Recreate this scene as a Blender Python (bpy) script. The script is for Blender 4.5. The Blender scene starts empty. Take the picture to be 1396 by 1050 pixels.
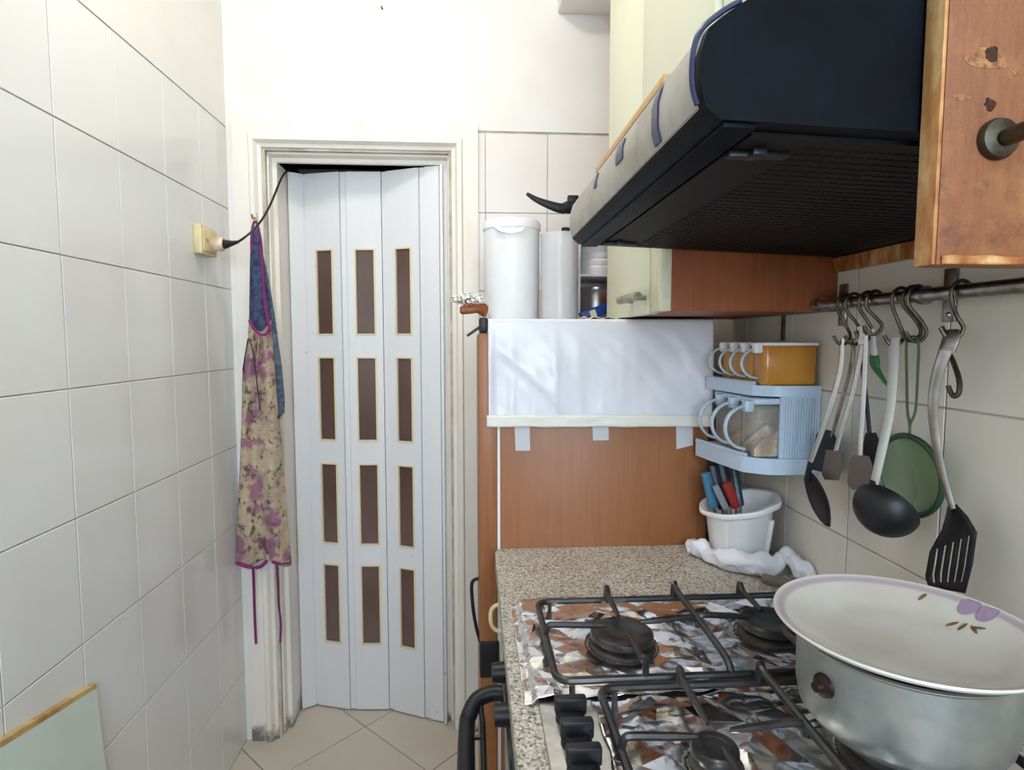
import bpy, bmesh, math, random
from mathutils import Vector, Matrix, noise
random.seed(7)
S = bpy.context.scene
C = S.collection

# ------------------------------------------------------------------ camera
ZC = 1.338
FPX, YAW, PIT = 816.0, 0.0655, 0.0764
ca, sa, ct, st = math.cos(YAW), math.sin(YAW), math.cos(PIT), math.sin(PIT)
RV = Vector((ca, -sa, 0)); FV = Vector((sa*ct, ca*ct, -st)); UV = Vector((sa*st, ca*st, ct))
cam = bpy.data.cameras.new('camera'); cam.sensor_fit = 'HORIZONTAL'; cam.sensor_width = 36
cam.lens = FPX/1396*36; cam.clip_start = 0.02; cam.clip_end = 50
co = bpy.data.objects.new('camera', cam); C.objects.link(co)
co.matrix_world = Matrix(((RV.x, UV.x, -FV.x, 0), (RV.y, UV.y, -FV.y, 0), (RV.z, UV.z, -FV.z, ZC), (0, 0, 0, 1)))
S.camera = co
def at(px, py, X=None, Y=None, Z=None):
    d = FV + RV*((px-698)/FPX) - UV*((py-525)/FPX)
    if X is not None: k = X/d.x
    elif Y is not None: k = Y/d.y
    else: k = (Z-ZC)/d.z
    return Vector((0, 0, ZC)) + d*k

# ------------------------------------------------------------------ light
S.view_settings.view_transform = 'Standard'; S.view_settings.look = 'None'
S.view_settings.gamma = 1.0; S.view_settings.use_curve_mapping = False
S.view_settings.exposure = 0.58
w = bpy.data.worlds.new('sky'); S.world = w; w.use_nodes = True
w.node_tree.nodes['Background'].inputs[0].default_value = (0.62, 0.78, 1.0, 1)
w.node_tree.nodes['Background'].inputs[1].default_value = 1.0
def area(name, loc, rot, sx, sy, power, col):
    l = bpy.data.lights.new(name, 'AREA'); l.shape = 'RECTANGLE'; l.size = sx; l.size_y = sy
    l.energy = power; l.color = col
    o = bpy.data.objects.new(name, l); C.objects.link(o); o.location = loc; o.rotation_euler = rot
    return o
WIN_POWER, LAMP_POWER = 36.0, 6.0
area('daylight', (0.10, -1.36, 1.72), (math.radians(90), 0, 0), 1.02, 1.30, WIN_POWER, (0.83, 0.92, 1.0))
LAMP = Vector((-0.28, 1.00, 2.70))

# ------------------------------------------------------------------ materials
def nn(nt, t, **k):
    n = nt.nodes.new(t)
    for a, b in k.items(): setattr(n, a, b)
    return n
def base_mat(name):
    m = bpy.data.materials.new(name); m.use_nodes = True
    return m, m.node_tree, m.node_tree.nodes['Principled BSDF']
def coords(nt, scale=(1, 1, 1), obj=False):
    mp = nn(nt, 'ShaderNodeMapping'); mp.inputs['Scale'].default_value = scale
    if obj: nt.links.new(nn(nt, 'ShaderNodeTexCoord').outputs['Object'], mp.inputs[0])
    else: nt.links.new(nn(nt, 'ShaderNodeNewGeometry').outputs['Position'], mp.inputs[0])
    return mp.outputs[0]
def noise_n(nt, vec, sc, det=4, rough=.55):
    n = nn(nt, 'ShaderNodeTexNoise'); n.inputs['Scale'].default_value = sc
    n.inputs['Detail'].default_value = det; n.inputs['Roughness'].default_value = rough
    nt.links.new(vec, n.inputs['Vector']); return n.outputs['Fac']
def ramp(nt, fac, stops):
    r = nn(nt, 'ShaderNodeValToRGB'); e = r.color_ramp.elements
    while len(e) < len(stops): e.new(.5)
    for i, (p, c) in enumerate(stops):
        e[i].position = p; e[i].color = (c if isinstance(c, tuple) else (c, c, c)) + (1,)
    nt.links.new(fac, r.inputs[0]); return r.outputs[0]
def mix(nt, fac, a, b, mode='MIX'):
    m = nn(nt, 'ShaderNodeMix', data_type='RGBA', blend_type=mode)
    for i, v in ((0, fac), (6, a), (7, b)):
        if isinstance(v, (int, float)): m.inputs[i].default_value = v
        elif isinstance(v, tuple): m.inputs[i].default_value = v + (1,)
        else: nt.links.new(v, m.inputs[i])
    return m.outputs[2]
def bump(nt, b, h, strength=.2, dist=.01):
    n = nn(nt, 'ShaderNodeBump'); n.inputs['Strength'].default_value = strength
    n.inputs['Distance'].default_value = dist
    nt.links.new(h, n.inputs['Height']); nt.links.new(n.outputs[0], b.inputs['Normal'])
def lin(r, g, b):
    f = lambda c: (c/255/12.92) if c <= 10 else ((c/255+.055)/1.055)**2.4
    return (f(r), f(g), f(b))
def simple(name, col, rough=.5, metal=0, col2=None, sc=20, bmp=0, bsc=60, spec=.5, lo=.35, hi=.65):
    m, nt, b = base_mat(name)
    b.inputs['Roughness'].default_value = rough; b.inputs['Metallic'].default_value = metal
    b.inputs['Specular IOR Level'].default_value = spec
    v = coords(nt)
    if col2: nt.links.new(ramp(nt, noise_n(nt, v, sc), [(lo, col), (hi, col2)]), b.inputs['Base Color'])
    else:
        n = ramp(nt, noise_n(nt, v, sc), [(.3, tuple(c*.95 for c in col)), (.7, col)])
        nt.links.new(n, b.inputs['Base Color'])
    if bmp: bump(nt, b, noise_n(nt, v, bsc), bmp, .004)
    return m
def tile_mat(name, col, rough, stain):
    m, nt, b = base_mat(name); v = coords(nt)
    r = nn(nt, 'ShaderNodeObjectInfo').outputs['Random']
    c = mix(nt, r, tuple(x*.965 for x in col), col)
    c = mix(nt, ramp(nt, noise_n(nt, v, 3.5, 5), [(.45, 0.0), (.8, .35)]), c, stain)
    nt.links.new(c, b.inputs['Base Color']); b.inputs['Roughness'].default_value = rough
    bump(nt, b, noise_n(nt, v, 9, 2), .06, .01)
    return m
def wood(name, c1, c2, c3=None, rough=.45, st_=(30, 30, 1.6), blot=3.0):
    m, nt, b = base_mat(name); v = coords(nt, st_)
    c = ramp(nt, noise_n(nt, v, 6, 6, .65), [(.3, c1), (.7, c2)])
    if c3: c = mix(nt, ramp(nt, noise_n(nt, coords(nt), blot, 5), [(.52, 0.0), (.72, .8)]), c, c3)
    nt.links.new(c, b.inputs['Base Color']); b.inputs['Roughness'].default_value = rough
    bump(nt, b, noise_n(nt, v, 8, 5), .08, .003)
    return m
def clear(name, col, opac, rough=.12):
    m, nt, b = base_mat(name)
    b.inputs['Base Color'].default_value = col + (1,); b.inputs['Roughness'].default_value = rough
    t = nn(nt, 'ShaderNodeBsdfTransparent'); t.inputs[0].default_value = tuple(.6+.4*c for c in col) + (1,)
    f = nn(nt, 'ShaderNodeFresnel'); f.inputs[0].default_value = 1.4
    a = nn(nt, 'ShaderNodeMath', operation='MAXIMUM'); a.inputs[1].default_value = opac
    nt.links.new(f.outputs[0], a.inputs[0])
    x = nn(nt, 'ShaderNodeMixShader'); nt.links.new(a.outputs[0], x.inputs[0])
    nt.links.new(t.outputs[0], x.inputs[1]); nt.links.new(b.outputs[0], x.inputs[2])
    nt.links.new(x.outputs[0], nt.nodes['Material Output'].inputs[0])
    return m
M = {}
M['tile'] = tile_mat('glazed_tile', lin(234, 235, 235), .13, lin(222, 219, 214))
M['tile_r'] = tile_mat('glazed_tile_greasy', lin(230, 224, 210), .28, lin(206, 190, 162))
M['tile_b'] = tile_mat('glazed_tile_cream', lin(238, 233, 228), .3, lin(226, 215, 204))
M['grout'] = simple('grout', lin(206, 200, 190), .9, col2=lin(172, 164, 152), sc=14)
M['plaster'] = simple('plaster', lin(240, 237, 233), .9, col2=lin(237, 233, 228), sc=6, bmp=.06, bsc=40)
M['ceil'] = simple('ceiling_paint', lin(238, 235, 228), .95)
M['floor'] = tile_mat('floor_tile', lin(206, 196, 180), .35, lin(180, 166, 146))
M['fgrout'] = simple('floor_grout', lin(112, 102, 92), .95)
M['steel'] = simple('steel', (.62, .61, .58), .3, 1, col2=(.42, .41, .38), sc=35)
M['alu'] = simple('worn_aluminium', (.46, .47, .45), .42, .85, col2=(.26, .29, .29), sc=14, bmp=.06)
M['chrome'] = simple('chrome', (.72, .72, .72), .26, 1)
M['brass'] = simple('tarnished_metal', (.13, .11, .075), .45, .9, col2=(.06, .052, .04), sc=60)
M['dsteel'] = simple('dull_steel', (.24, .24, .23), .4, .8)
M['railm'] = simple('rail_metal', (.42, .40, .37), .33, 1, col2=(.22, .2, .18), sc=50)
M['iron'] = simple('black_enamel', (.012, .012, .014), .3, col2=(.03, .028, .026), sc=50)
M['blackp'] = simple('black_plastic', (.008, .008, .010), .42, spec=.35, col2=(.014, .014, .017), sc=40)
M['hood'] = simple('hood_black', (.003, .0034, .0055), .5, spec=.07, col2=(.005, .0075, .012), sc=18, bmp=.03)
M['hoodu'] = simple('hood_underside', (.007, .0065, .007), .55, spec=.12, col2=(.015, .011, .010), sc=10)
M['navyp'] = simple('navy_plastic', (.012, .02, .07), .35)
M['white'] = simple('white_plastic', lin(238, 238, 238), .4)
M['whiteg'] = simple('white_gloss', lin(240, 240, 240), .2)
M['cream'] = simple('cream_laminate', lin(226, 226, 200), .38, col2=lin(220, 219, 192), sc=4)
M['woodf'] = wood('fridge_brown', lin(146, 92, 56), lin(160, 105, 66), lin(130, 78, 47), .42, (26, 26, 1.2))
M['woods'] = wood('cabinet_brown', lin(142, 76, 38), lin(166, 94, 52), lin(110, 54, 26), .5, (26, 26, 1.4))
M['bluep'] = simple('pale_blue_plastic', lin(190, 208, 226), .35)
M['teal'] = simple('blue_handle', lin(52, 108, 138), .45)
M['dnavy'] = simple('dark_navy_handle', lin(28, 34, 52), .4)
M['red'] = simple('red_handle', lin(150, 42, 34), .4)
M['green'] = simple('green_plastic', lin(38, 122, 58), .35)
M['greyh'] = simple('grey_handle', lin(140, 142, 148), .4)
M['lav'] = simple('lavender_print', lin(176, 150, 176), .25)
M['ochre'] = simple('ochre_edge', lin(214, 186, 130), .6, col2=lin(170, 120, 60), sc=18)
M['pgreen'] = simple('pale_green_board', lin(220, 234, 224), .4, col2=lin(210, 226, 215), sc=5)
M['cable'] = simple('black_cable', (.01, .01, .01), .45)
M['ivory'] = simple('ivory_plastic', lin(228, 212, 170), .4, col2=lin(214, 194, 148), sc=30)
M['purple'] = simple('purple_binding', lin(128, 36, 104), .8)
M['paper'] = simple('cream_paper', lin(232, 226, 206), .8)
M['store'] = simple('store_shade', lin(70, 62, 58), .9)  # dark wall colour stands in for the unlit room
M['dark'] = simple('dark_void', (.02, .02, .02), .9)
M['tape'] = clear('tape', (.80, .80, .84), .72, .3)
M['clear'] = clear('clear_plastic', (.86, .82, .76), .22, .1)
M['amber'] = simple('amber_plastic', lin(200, 140, 58), .16, col2=lin(190, 126, 46), sc=12)
M['glass'] = clear('window_glass', (.9, .95, 1), .04, .02)

# ------------------------------------------------------------------ mesh helpers
WL = {}
def put(name, bm, mat, parent=None, label=None, cat=None, group=None, kind=None, smooth=True, ang=38, solid=0, mats=None):
    bmesh.ops.remove_doubles(bm, verts=bm.verts, dist=1e-6)
    if not solid: bmesh.ops.recalc_face_normals(bm, faces=bm.faces)
    xs = [v.co for v in bm.verts]
    lo = Vector([min(v[i] for v in xs) for i in range(3)]); hi = Vector([max(v[i] for v in xs) for i in range(3)])
    base = Vector(((lo.x+hi.x)/2, (lo.y+hi.y)/2, lo.z))
    for v in bm.verts: v.co -= base
    if smooth:
        for f in bm.faces: f.smooth = True
        a = math.radians(ang)
        for e in bm.edges:
            if len(e.link_faces) == 2 and e.calc_face_angle(0) > a: e.smooth = False
    me = bpy.data.meshes.new(name); bm.to_mesh(me); bm.free()
    for m in (mats or [mat]): me.materials.append(M[m] if isinstance(m, str) else m)
    o = bpy.data.objects.new(name, me); C.objects.link(o)
    place(o, base, parent)
    if solid:
        s = o.modifiers.new('thickness', 'SOLIDIFY'); s.thickness = solid; s.offset = 0
    tag(o, label, cat, group, kind)
    return o
def place(o, wloc, parent):
    WL[o.name] = Vector(wloc)
    if parent: o.parent = parent; o.location = Vector(wloc) - WL[parent.name]
    else: o.location = wloc
def tag(o, label=None, cat=None, group=None, kind=None):
    for k, v in (('label', label), ('category', cat), ('group', group), ('kind', kind)):
        if v: o[k] = v
def root(name, loc, label=None, cat=None, group=None, kind=None):
    o = bpy.data.objects.new(name, None); C.objects.link(o); o.empty_display_size = .05
    place(o, loc, None); tag(o, label, cat, group, kind); return o
def dup(o, wloc, parent, name=None):
    c = o.copy(); C.objects.link(c); place(c, wloc, parent); return c
def BM(): return bmesh.new()
def box(bm, x0, x1, y0, y1, z0, z1, r=0, seg=2):
    m = Matrix.Translation(((x0+x1)/2, (y0+y1)/2, (z0+z1)/2)) @ Matrix.Diagonal((abs(x1-x0), abs(y1-y0), abs(z1-z0), 1))
    g = bmesh.ops.create_cube(bm, size=1, matrix=m)
    if r:
        es = list({e for v in g['verts'] for e in v.link_edges})
        bmesh.ops.bevel(bm, geom=es, offset=r, segments=seg, affect='EDGES', profile=.5)
    return bm
def obox(bm, c, ax, ay, az, sx, sy, sz, r=0, seg=2):
    ax, ay, az = [Vector(q).normalized() for q in (ax, ay, az)]
    m = Matrix(((ax.x, ay.x, az.x, c[0]), (ax.y, ay.y, az.y, c[1]), (ax.z, ay.z, az.z, c[2]), (0, 0, 0, 1))) @ Matrix.Diagonal((sx, sy, sz, 1))
    g = bmesh.ops.create_cube(bm, size=1, matrix=m)
    if r:
        es = list({e for v in g['verts'] for e in v.link_edges})
        bmesh.ops.bevel(bm, geom=es, offset=r, segments=seg, affect='EDGES', profile=.5)
    return bm
def smoothpath(pts, k=6):
    pts = [Vector(p) for p in pts]; out = []
    for i in range(len(pts)-1):
        p0 = pts[max(i-1, 0)]; p1 = pts[i]; p2 = pts[i+1]; p3 = pts[min(i+2, len(pts)-1)]
        for j in range(k):
            t = j/k
            out.append(.5*((2*p1)+(p2-p0)*t+(2*p0-5*p1+4*p2-p3)*t*t+(3*p1-p0-3*p2+p3)*t**3))
    return out+[pts[-1]]
def tube(bm, pts, r, n=8, flat=1.0, side=None, closed=False):
    """sweep; r scalar or list; flat = thickness ratio along `side` x tangent; side = fixed wide direction"""
    pts = [Vector(p) for p in pts]; N = len(pts); rings = []
    up = Vector((0.0123, .1, 1)).normalized(); prev = None
    for i, p in enumerate(pts):
        if closed: t = pts[(i+1) % N]-pts[i-1]
        else: t = pts[min(i+1, N-1)]-pts[max(i-1, 0)]
        t.normalize()
        if side is not None: u = Vector(side)
        else: u = prev if prev is not None else (up if abs(t.dot(up)) < .9 else Vector((1, .1, 0)))
        u = (u-t*u.dot(t)).normalized(); prev = u; v = t.cross(u)
        rr = r[i] if isinstance(r, (list, tuple)) else r
        rings.append([bm.verts.new(p+(u*math.cos(a)+v*math.sin(a)*flat)*rr) for a in [2*math.pi*k/n for k in range(n)]])
    for i in range(N if closed else N-1):
        a, b = rings[i], rings[(i+1) % N]
        for k in range(n): bm.faces.new((a[k], a[(k+1) % n], b[(k+1) % n], b[k]))
    if not closed: bm.faces.new(rings[0][::-1]); bm.faces.new(rings[-1])
    return bm
def lathe(bm, prof, c, n=40, sx=1, sy=1, top=None, axis=None):
    """prof of (r, z); closed at r=0 ends; axis: direction instead of +Z"""
    c = Vector(c); rings = []
    q = Vector((0, 0, 1)).rotation_difference(Vector(axis).normalized()) if axis else None
    def P(x, y, z):
        v = Vector((x, y, z)); return c+(q @ v if q else v)
    for r, z in prof:
        if r < 1e-6: rings.append([bm.verts.new(P(0, 0, z))])
        else: rings.append([bm.verts.new(P(r*sx*math.cos(2*math.pi*k/n), r*sy*math.sin(2*math.pi*k/n), z)) for k in range(n)])
    for a, b in zip(rings, rings[1:]):
        for k in range(n):
            k2 = (k+1) % n
            if len(a) == 1 and len(b) == 1: continue
            if len(a) == 1: bm.faces.new((a[0], b[k2], b[k]))
            elif len(b) == 1: bm.faces.new((a[k], a[k2], b[0]))
            else: bm.faces.new((a[k], a[k2], b[k2], b[k]))
    return bm
def prism(bm, pts, d):
    """extrude polygon (3D pts) by vector d"""
    d = Vector(d); a = [bm.verts.new(Vector(p)) for p in pts]; b = [bm.verts.new(Vector(p)+d) for p in pts]
    bm.faces.new(a[::-1]); bm.faces.new(b); n = len(a)
    for i in range(n): bm.faces.new((a[i], a[(i+1) % n], b[(i+1) % n], b[i]))
    return bm
def grid(bm, nu, nv, fn):
    g = [[bm.verts.new(fn(i/nu, j/nv)) for i in range(nu+1)] for j in range(nv+1)]
    for j in range(nv):
        for i in range(nu): bm.faces.new((g[j][i], g[j][i+1], g[j+1][i+1], g[j+1][i]))
    return g
def nz(x, y, z=0): return noise.noise(Vector((x, y, z)))

# ================================================================== SETTING
XL, XR, YB, YF, ZT = -.761, .644, 1.965, -1.30, 2.78
ROWS = [ZC+.656-.25*k for k in range(9)]           # joint heights
# --- floor
fl = put('floor', box(BM(), XL-.1, XR+.1, YF-.1, 2.95, -.08, -.003), 'fgrout', kind='structure')
TS = .3335; rt2 = math.sqrt(2)
def clip(poly, n, d):
    out = []
    for i in range(len(poly)):
        a, b = poly[i], poly[(i+1) % len(poly)]; da, db = a.dot(n)-d, b.dot(n)-d
        if da <= 0: out.append(a)
        if (da < 0 < db) or (db < 0 < da): out.append(a+(b-a)*(da/(da-db)))
    return out
full = None
u = Vector((1/rt2, 1/rt2, 0)); v_ = Vector((-1/rt2, 1/rt2, 0)); cross = Vector((-.377, 2.005, 0))
for i in range(-12, 6):
    for j in range(-8, 9):
        o0 = cross+u*(i*TS)+v_*(j*TS); g = .0016
        q = [o0+u*a+v_*b for a, b in ((g, g), (TS-g, g), (TS-g, TS-g), (g, TS-g))]
        p = q
        for n, d in (((1, 0, 0), XR), ((-1, 0, 0), -XL), ((0, 1, 0), 2.35), ((0, -1, 0), -YF)):
            p = clip(p, Vector(n), d)
            if len(p) < 3: break
        if len(p) < 3: continue
        ar = sum(p[k].x*p[(k+1) % len(p)].y-p[(k+1) % len(p)].x*p[k].y for k in range(len(p)))/2
        if abs(ar) < .004: continue
        isfull = len(p) == 4 and abs(ar) > (TS-2*g)**2*.999
        if isfull and full:
            cen = sum(q, Vector())/4; dup(full, (cen.x, cen.y, -.008), fl)
        else:
            t = put('floor_tile', prism(BM(), [Vector((a.x, a.y, -.008)) for a in p], (0, 0, .008)), 'floor', fl, smooth=False)
            if isfull: full = t
# --- tile makers
def tiles(parent, mat, a0, a1, lines_a, rows, axis, face, th, cut=None):
    """tiles between consecutive joints; axis 'x'/'y' of the wall plane; face = coordinate of glazed face, th signed to the wall"""
    cache = {}; g = .001
    for r0, r1 in zip(rows, rows[1:]):
        z1, z0 = r0-g, max(r1, 0)+g
        if z1-z0 < .01: continue
        for b0, b1 in zip(lines_a, lines_a[1:]):
            lo, hi = max(min(b0, b1), a0)+g, min(max(b0, b1), a1)-g
            if hi-lo < .01: continue
            if cut and cut(lo, hi, z0, z1): continue
            key = (round(hi-lo, 4), round(z1-z0, 4))
            c = (lo+hi)/2
            wl = Vector((face+th/2, c, z0)) if axis == 'y' else Vector((c, face+th/2, z0))
            if key in cache: dup(cache[key], wl, parent)
            else:
                bm = BM()
                if axis == 'y': box(bm, face, face+th, lo, hi, z0, z1, .0012, 1)
                else: box(bm, lo, hi, face, face+th, z0, z1, .0012, 1)
                cache[key] = put('tile', bm, mat, parent, smooth=False)
# --- left wall
wl_ = put('wall_left', box(BM(), XL-.12, XL-.003, YF-.1, YB+.1, 0, ZT), 'grout', kind='structure')
put('plaster', box(BM(), XL-.003, XL+.001, YF, YB, ROWS[0]+.001, ZT), 'plaster', wl_)
tiles(wl_, 'tile', YF, YB, [1.778-.2*k for k in range(-1, 16)], ROWS, 'y', XL, -.0029)
# --- right wall
wr_ = put('wall_right', box(BM(), XR+.003, XR+.12, YF-.1, YB+.1, 0, ZT), 'grout', kind='structure')
put('plaster', box(BM(), XR-.001, XR+.003, YF, YB, ROWS[0]+.001, ZT), 'plaster', wr_)
tiles(wr_, 'tile_r', YF, YB, [1.9727-.2*k for k in range(0, 18)], ROWS[:7], 'y', XR, .0029)
# --- back wall with doorway
DL, DR, DT = -.626, -.094, 1.908
bm = BM()
box(bm, XL-.1, DL-.02, YB+.003, YB+.12, 0, ZT); box(bm, DR+.02, XR+.1, YB+.003, YB+.12, 0, ZT); box(bm, DL-.02, DR+.02, YB+.003, YB+.12, DT+.02, ZT)
wb = put('wall_back', bm, 'grout', kind='structure')
bm = BM()
box(bm, XL, XR, YB-.001, YB+.003, 2.0, ZT); box(bm, XL, -.70, YB-.001, YB+.003, 0, 2.0); box(bm, -.05, .0205, YB-.001, YB+.003, 1.99, 2.0)
put('plaster', bm, 'plaster', wb)
tiles(wb, 'tile_b', .0, XR, [.0, .0436, .2436, .4436, .6436], ROWS, 'x', YB, .0029)
# --- wall behind the camera with the window that lights the room
WX0, WX1, WZ0, WZ1 = -.42, .62, 1.06, 2.38
bm = BM()
box(bm, XL-.1, WX0, YF-.12, YF, 0, ZT); box(bm, WX1, XR+.1, YF-.12, YF, 0, ZT)
box(bm, WX0, WX1, YF-.12, YF, 0, WZ0); box(bm, WX0, WX1, YF-.12, YF, WZ1, ZT)
put('wall_front', bm, 'plaster', kind='structure')
win = root('window_1', (.10, YF-.06, WZ0), kind='structure')
bm = BM()
for a in ((WX0, WX0+.05, WZ0, WZ1), (WX1-.05, WX1, WZ0, WZ1), (WX0, WX1, WZ0, WZ0+.05), (WX0, WX1, WZ1-.05, WZ1), (.075, .125, WZ0, WZ1)):
    box(bm, a[0], a[1], YF-.05, YF-.005, a[2], a[3])
put('window_frame', bm, 'white', win)
for a, b in ((WX0+.05, .075), (.125, WX1-.05)):
    put('pane', box(BM(), a, b, YF-.03, YF-.026, WZ0+.05, WZ1-.05), 'glass', win)
put('ceiling', box(BM(), XL-.1, XR+.1, YF-.1, 2.95, ZT, ZT+.1), 'ceil', kind='structure')
# --- store room behind the folding door, its shade put into dark wall colour
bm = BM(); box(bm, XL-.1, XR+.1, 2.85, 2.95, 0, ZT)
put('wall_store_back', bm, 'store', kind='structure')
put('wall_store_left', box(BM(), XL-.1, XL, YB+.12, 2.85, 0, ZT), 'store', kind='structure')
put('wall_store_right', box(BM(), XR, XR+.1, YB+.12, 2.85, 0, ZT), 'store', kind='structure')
# --- beam high on the back wall
put('trim_2', box(BM(), .273, XR, 1.83, YB, 2.364, ZT, .006), 'plaster', kind='structure', label='plastered beam end above the cream wall cabinet')
bm = BM(); np_ = at(521, 12, Y=YB); tube(bm, [(np_.x, YB, np_.z), (np_.x, YB-.012, np_.z)], .003, 8); put('nail', bm, 'brass', None, 'small nail in the plaster above the folding door', 'nail')
# --- door casing
m, nt, b = base_mat('casing_paint'); v = coords(nt)
sep = nn(nt, 'ShaderNodeSeparateXYZ'); nt.links.new(v, sep.inputs[0])
n1 = noise_n(nt, v, 9, 6, .7)
base = mix(nt, ramp(nt, noise_n(nt, coords(nt, (5, 5, 1.6)), 2.2, 5), [(.52, 0.0), (.78, .5)]), lin(242, 237, 228), lin(228, 212, 184))
low = ramp(nt, sep.outputs[2], [(.0, 1.0), (.14, 0.0)])       # scuffs and splash dirt near the floor
dirt = ramp(nt, mix(nt, .5, n1, low, 'ADD'), [(.78, 0.0), (.98, .85)])
nt.links.new(mix(nt, dirt, base, lin(86, 74, 64)), b.inputs['Base Color'])
b.inputs['Roughness'].default_value = .4; bump(nt, b, n1, .1, .003); M['casing'] = m
prof = [(0, YB+.003), (0, 1.953), (.048, 1.952), (.053, 1.944), (.066, 1.944), (.074, 1.958), (.084, 1.962), (.088, 1.985), (.098, 1.988), (.101, 2.015), (.114, 2.018), (.114, 2.20)]
bm = BM(); rings = []
for i_, y in prof:
    L, R, T = -.74+i_, .02-i_, 2.02-i_
    rings.append([bm.verts.new(p) for p in ((L, y, 0), (L, y, T), (R, y, T), (R, y, 0))])
for a, c in zip(rings, rings[1:-1]):
    for k in range(3): bm.faces.new((a[k], a[k+1], c[k+1], c[k]))
for k, (i0, i1) in {0: (0, 1), 2: (2, 3)}.items():
    a, c = rings[-2], rings[-1]; bm.faces.new((a[i0], a[i1], c[i1], c[i0]))
t1 = [bm.verts.new((x, 2.034, z)) for x, z in ((DL, 1.906), (DR, 1.906), (DR, 1.95), (DL, 1.95))]
bm.faces.new((rings[-2][1], rings[-2][2], t1[1], t1[0])); bm.faces.new(t1)
put('trim_1', bm, 'casing', kind='structure', label='worn cream stepped wooden casing around the folding door', ang=20)

# --- folding door
M['pane'] = None
m, nt, b = base_mat('smoked_pane'); v = coords(nt)
nt.links.new(ramp(nt, noise_n(nt, coords(nt, (1, 1, .6)), 3, 3), [(.35, lin(88, 64, 56)), (.7, lin(116, 94, 90))]), b.inputs['Base Color'])
b.inputs['Roughness'].default_value = .28; bump(nt, b, noise_n(nt, v, 260, 2), .35, .002); M['pane'] = m
m, nt, b = base_mat('folding_door_pvc'); v = coords(nt)
c = mix(nt, ramp(nt, noise_n(nt, coords(nt, (9, 9, 1.2)), 3, 5), [(.55, 0.0), (.85, .25)]), lin(232, 233, 236), lin(214, 215, 220))
c = mix(nt, ramp(nt, noise_n(nt, v, 34, 2), [(.74, 0.0), (.78, .45)]), c, lin(120, 116, 116))
nt.links.new(c, b.inputs['Base Color']); b.inputs['Roughness'].default_value = .4; M['pvc'] = m
M['paneframe'] = simple('pane_bead', lin(232, 216, 170), .5)
door = root('door_1', (-.36, 2.08, 0), kind='structure', label='white folding door with twelve smoked panes')
dp = [(-.622, 2.116), (-.580, 2.141), (-.568, 2.141), (-.447, 2.104), (-.425, 2.103), (-.307, 2.096), (-.288, 2.090), (-.174, 2.037), (-.152, 2.028), (-.106, 2.012)]
ZD0, ZD1 = .006, 1.901
PZ = [(1.357, 1.640), (.988, 1.272), (.617, .899), (.252, .535)]
holes = {1: (-.531, -.478), 2: (-.395, -.335), 3: (-.254, -.205)}
def slab(bm, a, b, s0, s1, z0, z1, t0, t1):
    a = Vector((a[0], a[1], 0)); b = Vector((b[0], b[1], 0)); d = (b-a).normalized(); n = Vector((d.y, -d.x, 0))
    if n.y > 0: n = -n                                     # n towards the camera side
    P = lambda s, t, z: Vector((a.x+d.x*s+n.x*t, a.y+d.y*s+n.y*t, z))
    prism(bm, [P(s0, t0, z0), P(s1, t0, z0), P(s1, t1, z0), P(s0, t1, z0)], (0, 0, z1-z0))
for k in range(5):
    a, b2 = dp[2*k], dp[2*k+1]; Ln = math.hypot(b2[0]-a[0], b2[1]-a[1]); bm = BM()
    if k in holes:
        s0 = (holes[k][0]-a[0])/(b2[0]-a[0])*Ln; s1 = (holes[k][1]-a[0])/(b2[0]-a[0])*Ln
        slab(bm, a, b2, 0, s0, ZD0, ZD1, -.006, .006); slab(bm, a, b2, s1, Ln, ZD0, ZD1, -.006, .006)
        zs = [ZD0]+[z for p in PZ[::-1] for z in p]+[ZD1]
        for q in range(0, len(zs), 2): slab(bm, a, b2, s0, s1, zs[q], zs[q+1], -.006, .006)
        pn = put('panel', bm, 'pvc', door, smooth=False)
        for z0, z1 in PZ:
            put('pane', (lambda bb: (slab(bb, a, b2, s0, s1, z0, z1, -.002, .002), bb)[1])(BM()), 'pane', pn, smooth=False)
            bm = BM(); e = .005
            slab(bm, a, b2, s0-e, s0, z0-e, z1+e, .0061, .0085); slab(bm, a, b2, s1, s1+e, z0-e, z1+e, .0061, .0085)
            slab(bm, a, b2, s0, s1, z0-e, z0, .0061, .0085); slab(bm, a, b2, s0, s1, z1, z1+e, .0061, .0085)
            put('pane_bead', bm, 'paneframe', pn, smooth=False)
    else:
        slab(bm, a, b2, 0, Ln, ZD0, ZD1, -.006, .006); put('panel', bm, 'pvc', door, smooth=False)
for k in range(4):
    a, b2 = dp[2*k+1], dp[2*k+2]; Ln = math.hypot(b2[0]-a[0], b2[1]-a[1]); bm = BM()
    g = .002
    slab(bm, a, b2, g, Ln-g, ZD0, ZD1, -.005, .001)
    put('hinge_strip', bm, 'pvc', door, smooth=False)
put('end_post', box(BM(), -.1045, -.0945, 1.99, 2.03, ZD0, ZD1, .002), 'pvc', door)
put('track', box(BM(), DL+.045, DR-.002, 2.10, 2.13, 1.9015, 1.908), 'dark', door)

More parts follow.
